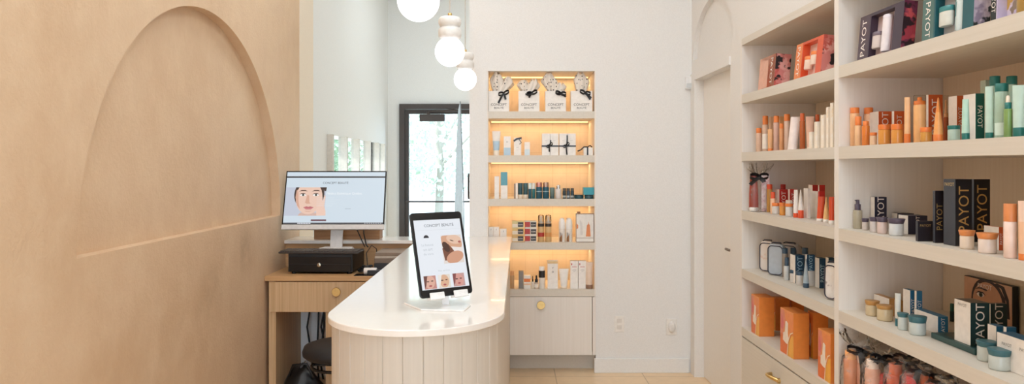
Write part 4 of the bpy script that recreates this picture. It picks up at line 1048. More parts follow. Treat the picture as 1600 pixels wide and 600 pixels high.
clear_cap('slim bottle with clear cap between orange box and white box', 1474, 1482, 149, 183, .16, M('#a7552c', .3), TAN)
carton('white box with narrow orange side, centre of near bay second shelf', 1482, 1495, 1506, 149.5, T2, d=.13, fm=PAPER, sm=ORD, side=('PAYOT', LTXT, 'up', .6, .55))
jar('pale jar with dark green lid on near bay second shelf', 1480, 1501, 196, 202.5, T2, d=.02, body=M('#b9cdbf', .2, alpha=.9), lid=GRN)
tube_('mint tube with dark green cap in front of white and green box', 1502, 1515.5, 155, 208, T2, d=.02, body=MINT, cap=GRN, topw=.75)
carton('white box with dark green lettered side, near bay second shelf', 1505, 1524, 1538, 146, T2, d=.07, fm=PAPER, sm=GRND, side=('PAYOT', LTXT, 'down', .55, .5))
carton('pale green box behind the mint bottles, near bay second shelf', 1531.5, 1540, 1562, 125, T2, d=.20, fm=M('#bcd2c2', .4), sm=M('#b3cdbd', .4))
bottle('mint bottle with round dark green cap at the rear, left one', 1545.5, 1563.5, 118.6, 134, T2, d=.10, body=MINTC, cap=GRN, capw=.97)
tube_('pale mint upright tube left of the large mint bottle', 1539, 1553, 135, 207, T2, d=.03, body=M('#c6dfd2', .35), cap=GRN, topw=1.0)
bottle('large mint bottle with wide dark green cap, near bay second shelf', 1554, 1576, 130, 143, T2, d=.035, body=MINTC, cap=GRN, capw=1.0, label=(.05, .28, M('#d9efe4', .4)))
bottle('mint bottle with dark green cap at the rear, right one', 1571.6, 1590, 118.6, 132, T2, d=.12, body=MINTC, cap=GRN, capw=.97)
bottle('green dropper bottle with cream bulb, right part of near bay second shelf', 1568, 1582, 149, 170, T2, d=.012, body=M('#7f9f5e', .2), cap=GRN, capw=.8, dropper=M('#f1e2cf', .4))
tube_('mint tube with dark green cap, rightmost on near bay second shelf', 1582.5, 1602, 133, 199, T2, d=.02, body=M('#c3ddd0', .35), cap=GRN, topw=1.08)
# third shelf
bottle('small clear pump bottle with dark plum pump, leftmost on near bay middle shelf', 1333, 1347.5, 312, 328, T3, 357.5, body=M('#c9c0a8', .12, alpha=.7), cap=PURP, capw=.68, pump=True)
carton('white and navy lettered box behind plum lidded jars', 1354, 1366.5, 1385.5, 308, T3, d=.17, fm=PAPER, sm=NAVY, side=('PAYOT', LTXT, 'up', .55, .55))
JF = M('#d9cfc9', .2, alpha=.88)
jar('smallest plum lidded jar, first from the pump bottle', 1346, 1358, 341, 347, T3, 359.6, d=.03, body=JF, lid=PURP, flare=1.12, fill=CRM)
jar('plum lidded jar, second from the pump bottle', 1358, 1373.5, 339, 346, T3, 363.5, body=JF, lid=PURP, flare=1.12, fill=CRM)
jar('plum lidded jar, third from the pump bottle', 1369, 1388, 339, 347, T3, 365.5, d=.04, body=M('#e0c9c0', .2, alpha=.88), lid=PURP, flare=1.12, fill=CRM)
jar('largest plum lidded jar, fourth from the pump bottle', 1386, 1415, 341, 349.5, T3, 369, body=M('#dfe0e0', .2, alpha=.88), lid=PURP, flare=1.18, fill=PAPER)
carton('low white box with dark lid edge behind the largest plum lidded jar', 1386, 1402, 1428, 333.5, T3, d=.20, fm=PAPER, sm=NAVY)
carton('low white and navy lettered box beside the largest plum lidded jar', 1403.5, 1418.5, 1449, 337, T3, 366, fm=PAPER, sm=NAVY, side=('PAYOT', LTXT, 'up', .32, .5))
BB = M('#241d22', .35)
carton('small dark brown box with gold lettering, front of near bay middle shelf', 1432.5, 1434, 1458, 345.5, T3, 377, d=.02, fm=BB, sm=BB, side=('PAYOT', GOLD, 'flat', .16, .78), wy=.05)
carton('dark box with gold lettering up its side, shorter than the two beside it', 1458.3, 1461, 1474.5, 298, T3, 379.5, fm=BB, sm=BB, side=('PAYOT', GOLD, 'up', .68, .5))
carton('tall black box with gold lettering, left of the tall pair', 1474, 1492.5, 1518.5, 280, T3, 384.5, fm=BB, sm=BLK, side=('PAYOT', GOLD, 'up', .62, .55), front=('PAYOT', GOLD, .22, .92))
carton('tall black box with gold lettering, right of the tall pair', 1517, 1521.5, 1547, 280, T3, d=.19, fm=BB, sm=BLK, side=('PAYOT', GOLD, 'up', .62, .55))
jar('cream jar with flared orange lid, left of two beside the black boxes', 1497, 1524.5, 359, 368.5, T3, 390, body=M('#efdcc8', .2, alpha=.9), lid=M('#d98a50', .4), flare=1.15, fill=CRM)
jar('cream jar with flared orange lid, right of two beside the black boxes', 1524.5, 1561, 363, 373.5, T3, 398, body=M('#efdccf', .2, alpha=.9), lid=M('#d98a50', .4), flare=1.17, fill=CRM)
carton('small white box with orange side behind the right orange lidded jar', 1537, 1560.5, 1567, 355, T3, d=.11, fm=PAPER, sm=ORD, side=('PAYOT', LTXT, 'up', .6, .5))
bottle('pale pink bottle with tall orange cap on near bay middle shelf', 1567.5, 1589.5, 318, 346, T3, 405, body=M('#efd3c4', .3), cap=M('#dd8a52', .4), capw=1.0, sh=.01)
tube_('pale tube with orange foot, rightmost on near bay middle shelf', 1591, 1607, 314, 397, T3, 407, body=M('#efcdb6', .35), cap=OR, topw=1.05, bands=(.55, M('#edbd98', .35)))
# fourth shelf
YL = M('#bb8a4c', .4); YJ = M('#d9c49e', .2, alpha=.88); TL = M('#3d6a72', .4); TJ = M('#cdd3cd', .2, alpha=.88)
jar('jar with tan lid, left of two on near bay fourth shelf', 1351, 1375, 468.6, 476.5, T4, 495, flare=1.08, body=YJ, lid=YL, fill=CRM)
jar('jar with tan lid, right of two on near bay fourth shelf', 1368.5, 1396.5, 475.6, 483, T4, 503, flare=1.08, body=YJ, lid=YL, fill=CRM)
carton('low white box with tan top behind the tan lidded jars', 1365, 1389, 1399, 467, T4, d=.13, fm=PAPER, sm=YL, tm=YL)
carton('low white box with tan top right of the other tan-topped box', 1390, 1404, 1412, 470, T4, d=.15, fm=PAPER, sm=YL, tm=YL)
tube_('slim pale tube with teal cap between tan jars and teal jars', 1398.5, 1407.5, 458.5, 498, T4, 510, body=M('#dfe3dd', .4), cap=TEAL, topw=1.05)
carton('slim white and teal lettered box, left of the pair, near bay fourth shelf', 1411, 1422, 1431, 454, T4, d=.14, fm=PAPER, sm=TEALB, side=('PAYOT', LTXT, 'up', .62, .5))
carton('slim teal lettered box, right of the pair, near bay fourth shelf', 1430, 1432, 1441, 454.8, T4, d=.145, fm=PAPER, sm=TEALB, side=('PAYOT', LTXT, 'up', .62, .5))
jar('teal lidded jar, rear one beside the slim pale tube', 1401.5, 1420, 488, 495.5, T4, 517, flare=1.1, body=TJ, lid=TL, fill=PAPER)
jar('teal lidded jar, front one beside the low white and teal box', 1418, 1449, 492.5, 504, T4, 525.5, flare=1.1, body=TJ, lid=TL, fill=PAPER)
carton('low white and teal lettered box lying along near bay fourth shelf', 1428, 1465, 1481, 494.7, T4, 522, fm=PAPER, sm=TEALB, side=('PAYOT', LTXT, 'up', .6, .45))
# dark green tray stand with what it carries
def tray():
    X, Y = place(1522, T4, 555)
    X2 = X; Y2 = (X-SM*Y)/((1453.5-800)/F-SM)
    wy = Y2-Y; wx = .20
    t = thing('display_tray', 'dark green display tray under the large white and green box', 'tray', (X+wx/2, Y+wy/2, T4), ROT)
    MB().solid(-wx/2, wx/2, -wy/2, wy/2, 0, .018, M('#274a47', .35)).build('tray_base', t, .002)
    MB().solid(-wx/2+.01, wx/2-.01, -wy/2+.01, wy/2-.01, .018, .0186, M('#1d3b39', .3)).build('tray_mat', t)
    return X, Y, wx, wy
TX, TY, TWX, TWY = tray()
def dark_top(b, x0, x1, y0, y1, h): pass
DG = M('#1b3a3d', .35)
carton('large white box with dark green side lettered upward, on the display tray', 1491, 1516, 1546, 473.5, T4, d=TX-SX-SM*TY+.012, fm=PAPER, sm=DG, tm=M('#6f6862', .4), side=('PAYOT', LTXT, 'up', .62, .52), front=('PAYOT', DTXT, .12, .9), lift=.0187)
carton('second dark green lettered box behind the large one', 1541, 1547.5, 1574, 475, T4, d=.235, fm=PAPER, sm=DG, tm=M('#5a5550', .4), side=('PAYOT', LTXT, 'up', .62, .55))
# photo card against the back panel
def card():
    d = .375; X0 = SX+d
    Yf = X0*F/(1507-785); Yn = X0*F/(1583-785); z1 = top_h(430, Yf, T4)
    z1 = min(z1, .262); wy = Yf-Yn
    t = thing('display_card', 'standing photo card with a woman\'s eye and white lettering', 'poster', (X0+SM*(Yf+Yn)/2, (Yf+Yn)/2, T4), ROT)
    MB().solid(0, .018, -wy/2, wy/2, 0, z1, M('#14110f', .4)).build('card_board', t)
    b = MB()
    P = lambda pts, m, L: b.poly([(-.0006-.0003*L, wy/2-a*wy, zz*z1) for a, zz in pts], m)
    Q = clipput(P, .0, .0, .985, .99)
    Q(R_(0, 0, .985, .99), M('#dcab8a', .5), 0)
    Q(ell(.52, .55, .36, .52, 30), M('#3a2620', .5), 1); Q(ell(.50, .50, .31, .46, 30), M('#cf9b7b', .5), 2)
    Q([(.62, .99), (.985, .99), (.985, .4), (.9, .3), (.86, .7), (.75, .9)], M('#dfb295', .5), 3)
    Q([(.62, .95), (.78, .9), (.88, .65), (.9, .3), (.95, .3), (.93, .7), (.84, .95), (.7, .99)], M('#2e1d19', .5), 4)
    Q(ell(.36, .66, .075, .05, 18), M('#efe3dc', .5), 4); Q(ell(.37, .66, .04, .05, 16), M('#3f4a3e', .5), 5); Q(ell(.37, .66, .018, .022, 12), M('#0e0c0b', .5), 6)
    Q([(.25, .66), (.32, .73), (.42, .73), (.48, .66), (.42, .70), (.32, .70)], M('#2a1a16', .5), 6)
    Q([(.24, .76), (.35, .83), (.5, .80), (.5, .77), (.35, .79)], M('#3a251d', .5), 5)
    b.text('PAYOT', (-.003, wy/2-.46*wy, .86*z1), (0, -1, 0), (0, 0, 1), .1*z1, LTXT, wy*.42)
    b.build('photo_print', t)
card()
bottle('dark green bottle at the back left of the display tray', 1484, 1491, 474, 486, T4, d=.30, body=DG, cap=GRND)
bottle('slim teal bottle standing behind the near teal lidded jars', 1526.5, 1533.5, 512, 528, T4, 545, body=TEAL, cap=TL, capw=.7)
carton('small white and teal box, left of two behind the near jars', 1543, 1556.5, 1570.5, 510, T4, d=.11, fm=PAPER, sm=TEALB, side=('PAYOT', LTXT, 'flat', .22, .75))
carton('small white and teal box, right of two behind the near jars', 1569, 1572.5, 1588, 511.5, T4, d=.112, fm=PAPER, sm=TEALB, side=('PAYOT', LTXT, 'flat', .22, .75))
jar('large teal lidded jar at the front of near bay fourth shelf', 1541.5, 1582, 543, 556, T4, 581.5, flare=1.1, body=TJ, lid=TL, fill=PAPER)
jar('teal lidded jar just behind the large front one', 1524, 1562, 531, 542, T4, 567.5, flare=1.1, body=TJ, lid=TL, fill=PAPER)
carton('long low white box cut by the right edge of the photo', 1557, 1640, 1668, 546, T4, d=.075, fm=PAPER, sm=TEALB, extra=lambda b, x0, x1, y0, y1, h: [b.text('PAYOT', (x0, y1-q*(y1-y0), h*.72), (0, -1, 0), (0, 0, 1), .0085, DTXT) for q in (.2, .55)])
# lowest shelf: cellophane gift bags
def cont(cols, card_=None, seed=0):
    def f(t, r, h):
        random.seed(seed)
        for i, (x, rr, k, m, cp_) in enumerate(cols):
            mouth(t, x*r, .0, rr*r, h*k, m, 'bottle' if i % 2 else 'jar_stack', cap=cp_)
        if card_:
            x, z0, z1 = card_; MB().solid(x*r-.03, x*r+.03, -r*.5, -r*.49, z0*h, z1*h, PAPER).build('card', t)
    return f
PK = M('#e2a78c', .4); CO = M('#d96a56', .4)
cello('cellophane gift bag with long lettered black ribbon, leftmost on lowest shelf', 1345, T5, 640, 547, .068, .295, cont([(-.5, .36, .97, M('#d98a5e', .35), ORL), (.0, .24, .9, PK, PEACHL), (.46, .38, .97, M('#e0b184', .35), TAN)], None, 1), d=.05, seed=2, rib=.05, tails=((.95, -.5), (.3, -3.0)), text='CONCEPT BEAUTE')
cello('second cellophane gift bag from the left with crossed black bow', 1378, T5, 655, 559, .068, .29, cont([(-.42, .38, .95, PK, PEACHL), (.08, .3, .7, M('#c8403c', .35), RED), (.5, .34, .97, PEACHL, ORL)], None, 2), d=.06, seed=3, rib=.04, tails=((-1.0, -1.0), (.9, -1.6)))
cello('third cellophane gift bag with orange and red contents', 1416, T5, 670, 560, .07, .285, cont([(-.45, .36, .9, M('#c8552e', .35), ORD), (.2, .4, .8, CO, RED)], (.05, .35, .62), 3), d=.07, seed=4, rib=.042, tails=((.3, -1.6), (-.8, -.7)))
cello('fourth cellophane gift bag with a black bow close under the shelf', 1437, T5, 690, 574, .06, .28, cont([(-.35, .36, .85, CO, RED), (.35, .4, .9, M('#b5522f', .35), ORD)], None, 4), d=.19, seed=6, rib=.042, tails=((-.4, -1.6), (.9, -.8)))
cello('fifth cellophane gift bag with amber brown contents', 1474, T5, 705, 592, .066, .27, cont([(-.4, .38, .9, M('#a8502c', .35), ORD), (.3, .42, .85, M('#d58a52', .35), OR)], (.2, .3, .6), 5), d=.05, seed=8, rib=.042, tails=((-.4, -1.4), (.9, -1.2)))
cello('sixth cellophane gift bag, mostly below the bottom of the photo', 1512, T5, 740, 614, .074, .27, cont([(-.4, .38, .9, M('#b05a30', .35), ORD), (.3, .42, .85, PK, OR)], (.1, .3, .6), 6), d=.05, seed=9, rib=.042)

# ================================================================ lit niche
n1, n2, n3, n4, n5 = [z+.0006 for z in NSZ]
TIS = polka()
def gift_bag(L, pl, pr, yt, z, tis, seed, bowpx, tails):
    random.seed(seed)
    Y = BY+.03; X0, X1 = (pl-800)/F*Y, (pr-800)/F*Y; w_ = X1-X0; h = top_h(yt, Y, z); cx = (X0+X1)/2
    t = thing('gift_bag', L, 'gift bag', (cx, Y, z), 0, gname('gift bag', z, 'N'))
    b = MB(); dep = .085; q = w_/2-.0005
    WB = M('#efeae4', .55)
    b.solid(-q, q, 0, .002, 0, h, WB).solid(-q, q, dep-.002, dep, 0, h, WB).solid(-q, -q+.002, .002, dep-.002, 0, h, WB).solid(q-.002, q, .002, dep-.002, 0, h, WB).solid(-q+.002, q-.002, .002, dep-.002, 0, .003, WB)
    b.text('CONCEPT', (0, 0, h*.34), (1, 0, 0), (0, 0, 1), .0165, M('#2b2826', .6), w_*.80)
    b.text('BEAUTÉ', (0, 0, h*.19), (1, 0, 0), (0, 0, 1), .0165, M('#2b2826', .6), w_*.62)
    b.build('bag_body', t)
    tm = MB(); n = 30
    for (tx0, tx1, ty, ang) in tis:       # crumpled tufts: (left px, right px, top y)
        a0, a1 = (tx0-800)/F*Y-cx, (tx1-800)/F*Y-cx; hh = top_h(ty, Y, z); c = (a0+a1)/2; r = (a1-a0)/2; R = []
        ph = [random.uniform(0, 6.3) for _ in range(4)]
        for i in range(8):
            s_ = i/7; k = (.55+.45*min(1, s_*1.5))*(1 if s_ < .75 else 1-.55*(s_-.75)/.25)
            cc_ = c*min(1, s_*1.3); rr_ = min(r*k, r) if s_ > .25 else min(r*k, q*.9)
            R.append([(cc_*(1 if s_ > .2 else .5)+rr_*(1+.13*math.sin(5*a+ph[0]+s_*3)+.07*math.sin(9*a+ph[1]))*math.cos(a)+ang*.02*s_, .042+.034*(.75+.25*k)*(1+.2*math.sin(6*a+ph[2]))*math.sin(a), h*.72+(hh-h*.72)*s_+.010*math.sin(4*a+ph[3])*s_) for a in [2*PI*j/n for j in range(n)]])
        tm.loft(R, TIS)
    tm.build('tissue_paper', t)
    bw = MB(); bx, by_ = (bowpx[0]-800)/F*Y-cx, top_h(bowpx[1], Y, z)
    bow(bw, (bx, -.008, by_), (1, 0, .25*tails[0]), (0, 0, 1), (0, -1, 0), .040, RIB, tails[1], .34); bw.build('ribbon_bow', t)
gift_bag('white gift bag with dotted tissue, leftmost on the top niche shelf', 763.3, 795.6, 142, n1, [(766, 787, 114, 0), (784, 804, 121, 0)], 11, (787, 146.5), (1, ((-.9, -1.4), (.35, -1.1))))
gift_bag('white gift bag with low dotted tissue, second on the top niche shelf', 810, 843, 142, n1, [(808.5, 828, 126, 0), (826, 844, 124, 0)], 12, (831, 146), (1, ((-.5, -.6), (-1.1, .1))))
gift_bag('white gift bag with dotted tissue, third on the top niche shelf', 852, 884.4, 142, n1, [(846, 870, 115, 0), (864, 886, 130, 0)], 13, (876, 146.5), (-.6, ((-.9, .0), (.9, -.4))))
gift_bag('white gift bag with round dotted tissue, rightmost on the top niche shelf', 892, 925.6, 142, n1, [(897, 920, 114, 0)], 14, (914, 145.5), (-1, ((.9, -.9), (1.05, -.6))))
# second shelf
tube_('white and pale blue tube with cream cap, leftmost on second niche shelf', 769.5, 781.5, 205, 235, n2, d=.04, body=PAPER, cap=CRM, unit='N', topw=1.12, bottomw=.8, bands=(.5, SKY))
nbox('white box with pale blue lower half, second niche shelf', 787, 798, 213, n2, band=[(0, .4, SKY)], txt=[('H', .7, .012, GREY)])
rb_ = nbox('white box with a black ribbon over its top, second niche shelf', 803, 814.5, 215, n2, band=[(.0, .02, PAPER)], txt=[('soin', .45, .006, GREY)])
def ribbon_top(o):
    b = MB(); h = max(v.co.z for v in o.data.vertices); w_ = max(v.co.x for v in o.data.vertices)
    b.strip([(-w_-.002, -.002, h*.80), (-w_*.2, -.003, h*.93), (w_+.002, -.002, h*.98)], (0, 0, 1), .012, RIB); b.strip([(w_*.4, -.004, h*.9), (w_*1.05, -.006, h*.72), (w_*.5, -.008, h*.62)], (1, 0, 0), .005, RIB)
    b.strip([(-w_-.002, -.002, h*.80), (-w_-.002, .052, h*.85), (w_+.002, .052, h*.95), (w_+.002, -.002, h*.98)], (0, 0, 1), .012, RIB)
    b.build('ribbon', o)
ribbon_top(rb_)
nbox('smallest white box on second niche shelf, left half', 819.5, 828, 222, n2, band=[(0, .45, M('#d6e4ea', .4))])
for (lb, pa, pb, tl, sl) in (('pair of white boxes tied with black ribbon, left set in the niche', (847, 859.4), (859.8, 872.5), ((-.9, -1.2), (.9, .9)), .4), ('pair of white boxes tied with black ribbon, right set in the niche', (874, 886.4), (886.8, 899.5), ((-1.1, -1.9), (1.5, 1.9)), .6)):
    Y = BY+.04; x0 = (pa[0]-800)/F*Y; x1 = (pb[1]-800)/F*Y; cx = (x0+x1)/2; h = top_h(208.5, Y, n2)
    t = thing('wrapped_gift_set', lb, 'gift set', (cx, Y, n2), 0, 'ribbon-tied sets on the second niche shelf')
    for p in (pa, pb):
        a0, a1 = (p[0]-800)/F*Y-cx, (p[1]-800)/F*Y-cx
        b = MB().solid(a0, a1, 0, .05, 0, h, PAPER); b.text('soin', ((a0+a1)/2, 0, h*.68), (1, 0, 0), (0, 0, 1), .007, M('#c2bdb8', .5)); b.text('visage', ((a0+a1)/2, 0, h*.60), (1, 0, 0), (0, 0, 1), .004, M('#c2bdb8', .5)); b.build('carton', t)
    b = MB(); e = x1-cx; zz = h*.42
    b.strip([(-e-.001, -.0015, zz), (e+.001, -.0015, zz)], (0, 0, 1), .010, RIB).strip([(e+.0012, -.002, zz), (e+.0012, .052, zz)], (0, 0, 1), .010, RIB).strip([(-e-.0012, -.002, zz), (-e-.0012, .052, zz)], (0, 0, 1), .010, RIB)
    bow(b, (-.004 if sl < .5 else -.008, -.006, zz+.004), (.75, 0, .55), (-.5, 0, .8), (0, -1, 0), .030, RIB, tl, .3); b.build('ribbon', t)
sb_ = nbox('small low white box with black ribbon at the right end, second niche shelf', 912, 926.5, 230.5, n2)
b = MB(); h = max(v.co.z for v in sb_.data.vertices); Ys = BY+.04
b.strip([(-.005, -.0015, 0.001), (-.005, -.0015, h+.001), (-.005, .0515, h+.001), (-.005, .0515, 0.001)], (1, 0, 0), .010, RIB)
b.strip([(-.005, .01, h+.004), (-.03, -.004, h+.004), (-.052, -.012, h-.016), (-.075, -.012, h-.026)], (0, .5, 1), .009, RIB); b.strip([(-.005, .01, h+.004), (.012, .0, h+.014), (.026, -.002, h+.002)], (0, .5, 1), .008, RIB)
b.build('ribbon', sb_)
# third shelf
nbox('slim white box, leftmost on the middle niche shelf', 772.5, 780, 275.6, n3)
nbox('tall box, teal above and white below, middle niche shelf', 782.3, 793, 268.7, n3, band=[(.5, 1, M('#5f9fae', .4))])
nbox('narrow grey brown box at the left of the teal row', 803, 805.6, 287, n3, m=M('#8d7e70', .4))
nbox('narrow white box at the left of the teal row', 805.8, 809, 286, n3, d=.035)
TD = M('#1f4850', .3); TB = M('#22586a', .3)
tube_('dark teal tube with cream cap, left one in the teal row', 809.2, 816.8, 286, 304, n3, d=.035, body=TD, cap=M('#e6d7c2', .4), unit='N', topw=1.0)
tube_('dark teal tube with cream cap, right one in the teal row', 817.2, 825, 286, 304, n3, d=.035, body=M('#2c5257', .3), cap=M('#e6d7c2', .4), unit='N', topw=1.0)
bottle('slim teal bottle with white cap, left of two in the niche', 825.3, 830.9, 286, 295, n3, d=.04, body=TB, cap=M('#d6e6e6', .4), unit='N', capw=.95)
bottle('slim teal bottle with white cap, right of two in the niche', 831.2, 836.6, 286, 295, n3, d=.04, body=M('#2e6f74', .3), cap=M('#e2e2dd', .4), unit='N', capw=.95)
MET = M('#c98f86', .25, .7)
bottle('teal bottle with rosy metal cap, left of the pair in the niche', 837.2, 847.2, 285, 292, n3, d=.04, body=TB, cap=MET, unit='N', capw=.92, label=(.42, .47, M('#9fb9bf', .4)))
bottle('teal bottle with rosy metal cap, right of the pair in the niche', 847.8, 858, 285, 292, n3, d=.04, body=TB, cap=M('#b99a8a', .25, .7), unit='N', capw=.92, label=(.42, .47, M('#9fb9bf', .4)))
tube_('grey green tube right of the rosy capped teal bottles', 859, 866.6, 293, 306, n3, d=.04, body=M('#5a6f6a', .35), cap=M('#4b5d5a', .35), unit='N', topw=1.0)
bottle('white bottle with silver cap on the middle niche shelf', 867.3, 877.5, 289, 294.5, n3, d=.04, body=M('#e6ded8', .3), cap=M('#d9d9d9', .15, .8), unit='N', capw=.62)
for lb, a, c_ in (('dark small bottle, left of three on the middle niche shelf', 879, '#2d3b40'), ('dark small bottle, middle of three on the middle niche shelf', 885.1, '#3c4a58'), ('dark small bottle, right of three on the middle niche shelf', 891.2, '#34444a')):
    bottle(lb, a, a+5.6, 294, 298, n3, d=.04, body=M(c_, .25), cap=M('#57514b', .3, .5), unit='N', capw=.95, label=(.12, .3, M('#a9b3b6', .4)))
j1 = jar('flat dark teal jar, left of two on the middle niche shelf', 896.8, 912, 304, 306, n3, d=.02, body=TD, lid=M('#1a3c44', .3), unit='N')
j2 = jar('flat dark teal jar with a teal box lying on it', 913.2, 927.2, 304, 306, n3, d=.012, body=TD, lid=M('#1a3c44', .3), unit='N')
hj = max(v.co.z for c_ in j2.children for v in c_.data.vertices)
nbox('bright teal box lying on top of the right flat jar', 911.5, 928.3, 293, n3, d=.02, dep=.06, m=M('#2f98a6', .35), lift=hj)
# fourth shelf
for lb, a, b_, yy, dd in (('white box at the left end of the fourth niche shelf', 763.5, 770.8, 355, .06), ('white box second from the left on the fourth niche shelf', 771, 780, 355, .06), ('slightly lower white box, third on the fourth niche shelf', 781.2, 791.6, 358.2, .05)):
    nbox(lb, a, b_, yy, n4, d=dd, txt=[('i', .85, .012, BLK)])
def label_strip(cols):
    def f(b, w_, h, g):
        g(-w_*.48, w_*.48, h*.12, h*.6, M('#e6d9c4', .4), .0003)
        g(w_*.0-.0, w_*.47, h*.18, h*.85, M('#2e2722', .4), .0005)
        if cols: g(-w_*.5, -w_*.05, h*.15, h*.9, M('#b4382e', .4), .0005)
        b.text('SOIN', (w_*.23, 0, h*.5), (1, 0, 0), (0, 0, 1), h*.3, LTXT, w_*.36, .0009)
    return f
lv = ['bottom', 'middle', 'top']
Ysb = BY+.035; hb_ = top_h(345.6, Ysb, n4)/3
for k in range(3):
    yt_ = YH-(n4+(k+1)*hb_-H)*F/Ysb
    nbox(f'tan box with dark label, {lv[k]} of the left stack of three', 800, 818.3, yt_, n4, d=.035, dep=.07, m=M(('#cfa96e', '#d9b876', '#cfc08a')[k], .4), extra=label_strip(0), lift=k*hb_)
    nbox(f'white box with red and dark label, {lv[k]} of the right stack of three', 820, 838.5, yt_, n4, d=.035, dep=.07, m=M(('#d9d2c9', '#e3dcd4', '#d2d3c6')[k], .4), extra=label_strip(1), lift=k*hb_)
for lb, a, b_, cb in (('clear capped spray bottle with red band, fourth niche shelf', 840.3, 850.4, '#b4382e'), ('clear capped spray bottle with tan label, fourth niche shelf', 851.6, 861.8, '#d0955a')):
    X, Y, r = rnd(a, b_, n4, None, .04, 'N'); h = top_h(335.6, Y, n4); hc = top_h(348.5, Y, n4)
    t = thing('spray_bottle', lb, 'bottle', (X, Y, n4), 0, gname('bottle', n4, 'N'))
    MB().lathe([(r*.93, 0), (r, .004), (r, hc-.003), (r*.95, hc)], M('#d3b07c', .35), 24).build('bottle_body', t)
    MB().lathe([(r*1.005, hc*.82), (r*1.005, hc*.98)], M('#3a2f28', .4), 24, caps=False).build('dark_band', t)
    MB().lathe([(r*1.005, hc*.28), (r*1.005, hc*.5)], M(cb, .4), 24, caps=False).build('label_band', t)
    MB().lathe([(r*.9, hc), (r*.9, hc+.01), (r*.35, hc+.012), (r*.35, h*.95)], M('#efe9e2', .4), 18).build('spray_head', t)
    MB().lathe([(r*.95, hc+.0004), (r*.88, h-.006), (r*.6, h), (.001, h)], clear('frosted_cap', '#f2efea', .3), 20, caps=False).build('clear_cap', t)
for lb, a, b_ in (('white rounded bottle with brown print, left of two in the niche', 873, 883.3), ('white rounded bottle with brown print, right of two in the niche', 883.9, 894.4)):
    X, Y, r = rnd(a, b_, n4, None, .03, 'N'); h = top_h(340.6, Y, n4)
    t = thing('bottle', lb, 'bottle', (X, Y, n4), 0, gname('bottle', n4, 'N'))
    MB().lathe([(r*.95, 0), (r, .004), (r, h*.55)], M('#e8e2da', .35), 24).build('bottle_body', t)
    MB().lathe([(r, h*.555), (r, h*.8), (r*.8, h*.93), (r*.45, h), (.001, h)], M('#f3f0ec', .3), 24).build('cap', t)
    b = MB()
    for i in range(6):
        a0 = -PI/2-.9+.15*i; a1 = a0+.15; top_ = h*(.18+.25*abs(math.sin(i*1.7)))
        b.poly([(r*1.01*math.cos(a0), r*1.01*math.sin(a0), h*.02), (r*1.01*math.cos(a1), r*1.01*math.sin(a1), h*.02), (r*1.01*math.cos(a1), r*1.01*math.sin(a1), top_), (r*1.01*math.cos(a0), r*1.01*math.sin(a0), top_*.9)], M('#3a2a22' if i % 2 else '#c88a52', .4))
    b.build('print', t)
def framed(b, w_, h, g):
    g(-w_*.5, w_*.5, 0, h*.02, BROWN); g(-w_*.5, w_*.5, h*.98, h, BROWN); g(-w_*.5, -w_*.48, 0, h, BROWN); g(w_*.48, w_*.5, 0, h, BROWN); g(-w_*.47, w_*.47, h*.14, h*.155, BROWN)
    O2 = M('#e08a52', .4)
    b.poly([(x*w_, -.0007, z_*h) for x, z_ in ((.05, .2), (.32, .2), (.28, .6), (.22, .64), (.2, .74), (.18, .64), (.11, .6))], O2)
    b.poly([(-.47*w_, -.0007, .45*h), (-.38*w_, -.0007, .5*h), (-.38*w_, -.0007, .6*h), (-.47*w_, -.0007, .66*h)], O2)
    b.poly([(x*w_, -.0007, z_*h) for x, z_ in ((-.25, .25), (-.12, .25), (-.15, .66), (-.3, .8))], M('#d8d2cb', .4))
    b.box(-w_*.42, -w_*.25, .01, .04, h, h*1.07, BROWN)
nbox('white framed box with an orange bottle picture, fourth niche shelf', 900, 928, 334, n4, d=.03, dep=.06, m=M('#e9e4dc', .4), extra=framed)
# lowest niche shelf
bottle('tan bottle half hidden behind the counter, lowest niche shelf', 797, 803.5, 423, 430, n5, d=.04, body=M('#c9a57c', .35), cap=TAN, unit='N')
nbox('grey box, lowest niche shelf, beside the counter edge', 810.3, 818, 424, n5, m=GREY)
nbox('white box with orange band on the lowest niche shelf', 818.6, 829, 431, n5, d=.03, band=[(.52, .78, OR), (.3, .4, PEACH)])
bottle('little white bottle with black teat on the lowest niche shelf', 829.8, 834.8, 431, 440, n5, d=.03, body=M('#e6ded2', .3), cap=BLK, unit='N', capw=.5, dropper=BLK)
bottle('clear dropper bottle with tall black dropper, lowest niche shelf', 835, 841.3, 430, 441, n5, d=.02, body=M('#e0cfbd', .15, alpha=.85), cap=BLK, unit='N', capw=.75, dropper=BLK, label=(.1, .35, PAPER))
bottle('white capped bottle with broad black label, lowest niche shelf', 841.6, 851.6, 416, 424, n5, d=.03, body=M('#efe8df', .3), cap=PAPER, unit='N', capw=.85, label=(.5, .82, BLK))
nbox('white box with small dark print near its top, lowest niche shelf', 855.6, 871.8, 407.5, n5, band=[(.9, .985, M('#e0c08a', .4))], txt=[('Y', .74, .012, BLK), ('o', .6, .012, BLK)])
tube_('plain white tube with a flat top, lowest niche shelf', 874.5, 887.5, 420, 448, n5, d=.03, body=PAPER, cap=CRM, unit='N', topw=1.2, bottomw=.8)
for lb, a, b_ in (('tall white box with red heading, left of the pair, lowest niche shelf', 891.2, 903.3), ('tall white box with red heading, right of the pair, lowest niche shelf', 903.8, 916)):
    nbox(lb, a, b_, 408, n5, txt=[('soins', .80, .010, RED), ('crème', .68, .007, GREY), ('visage', .62, .006, GREY)], extra=lambda b, w_, h, g: g(-w_*.4, -w_*.28, h*.85, h*.92, RED))
tube_('beige tube with brown cap at the right end, lowest niche shelf', 914.6, 926.2, 409.5, 445, n5, d=.02, body=M('#e3c9b2', .35), cap=M('#8d6b55', .4), unit='N', topw=1.08)

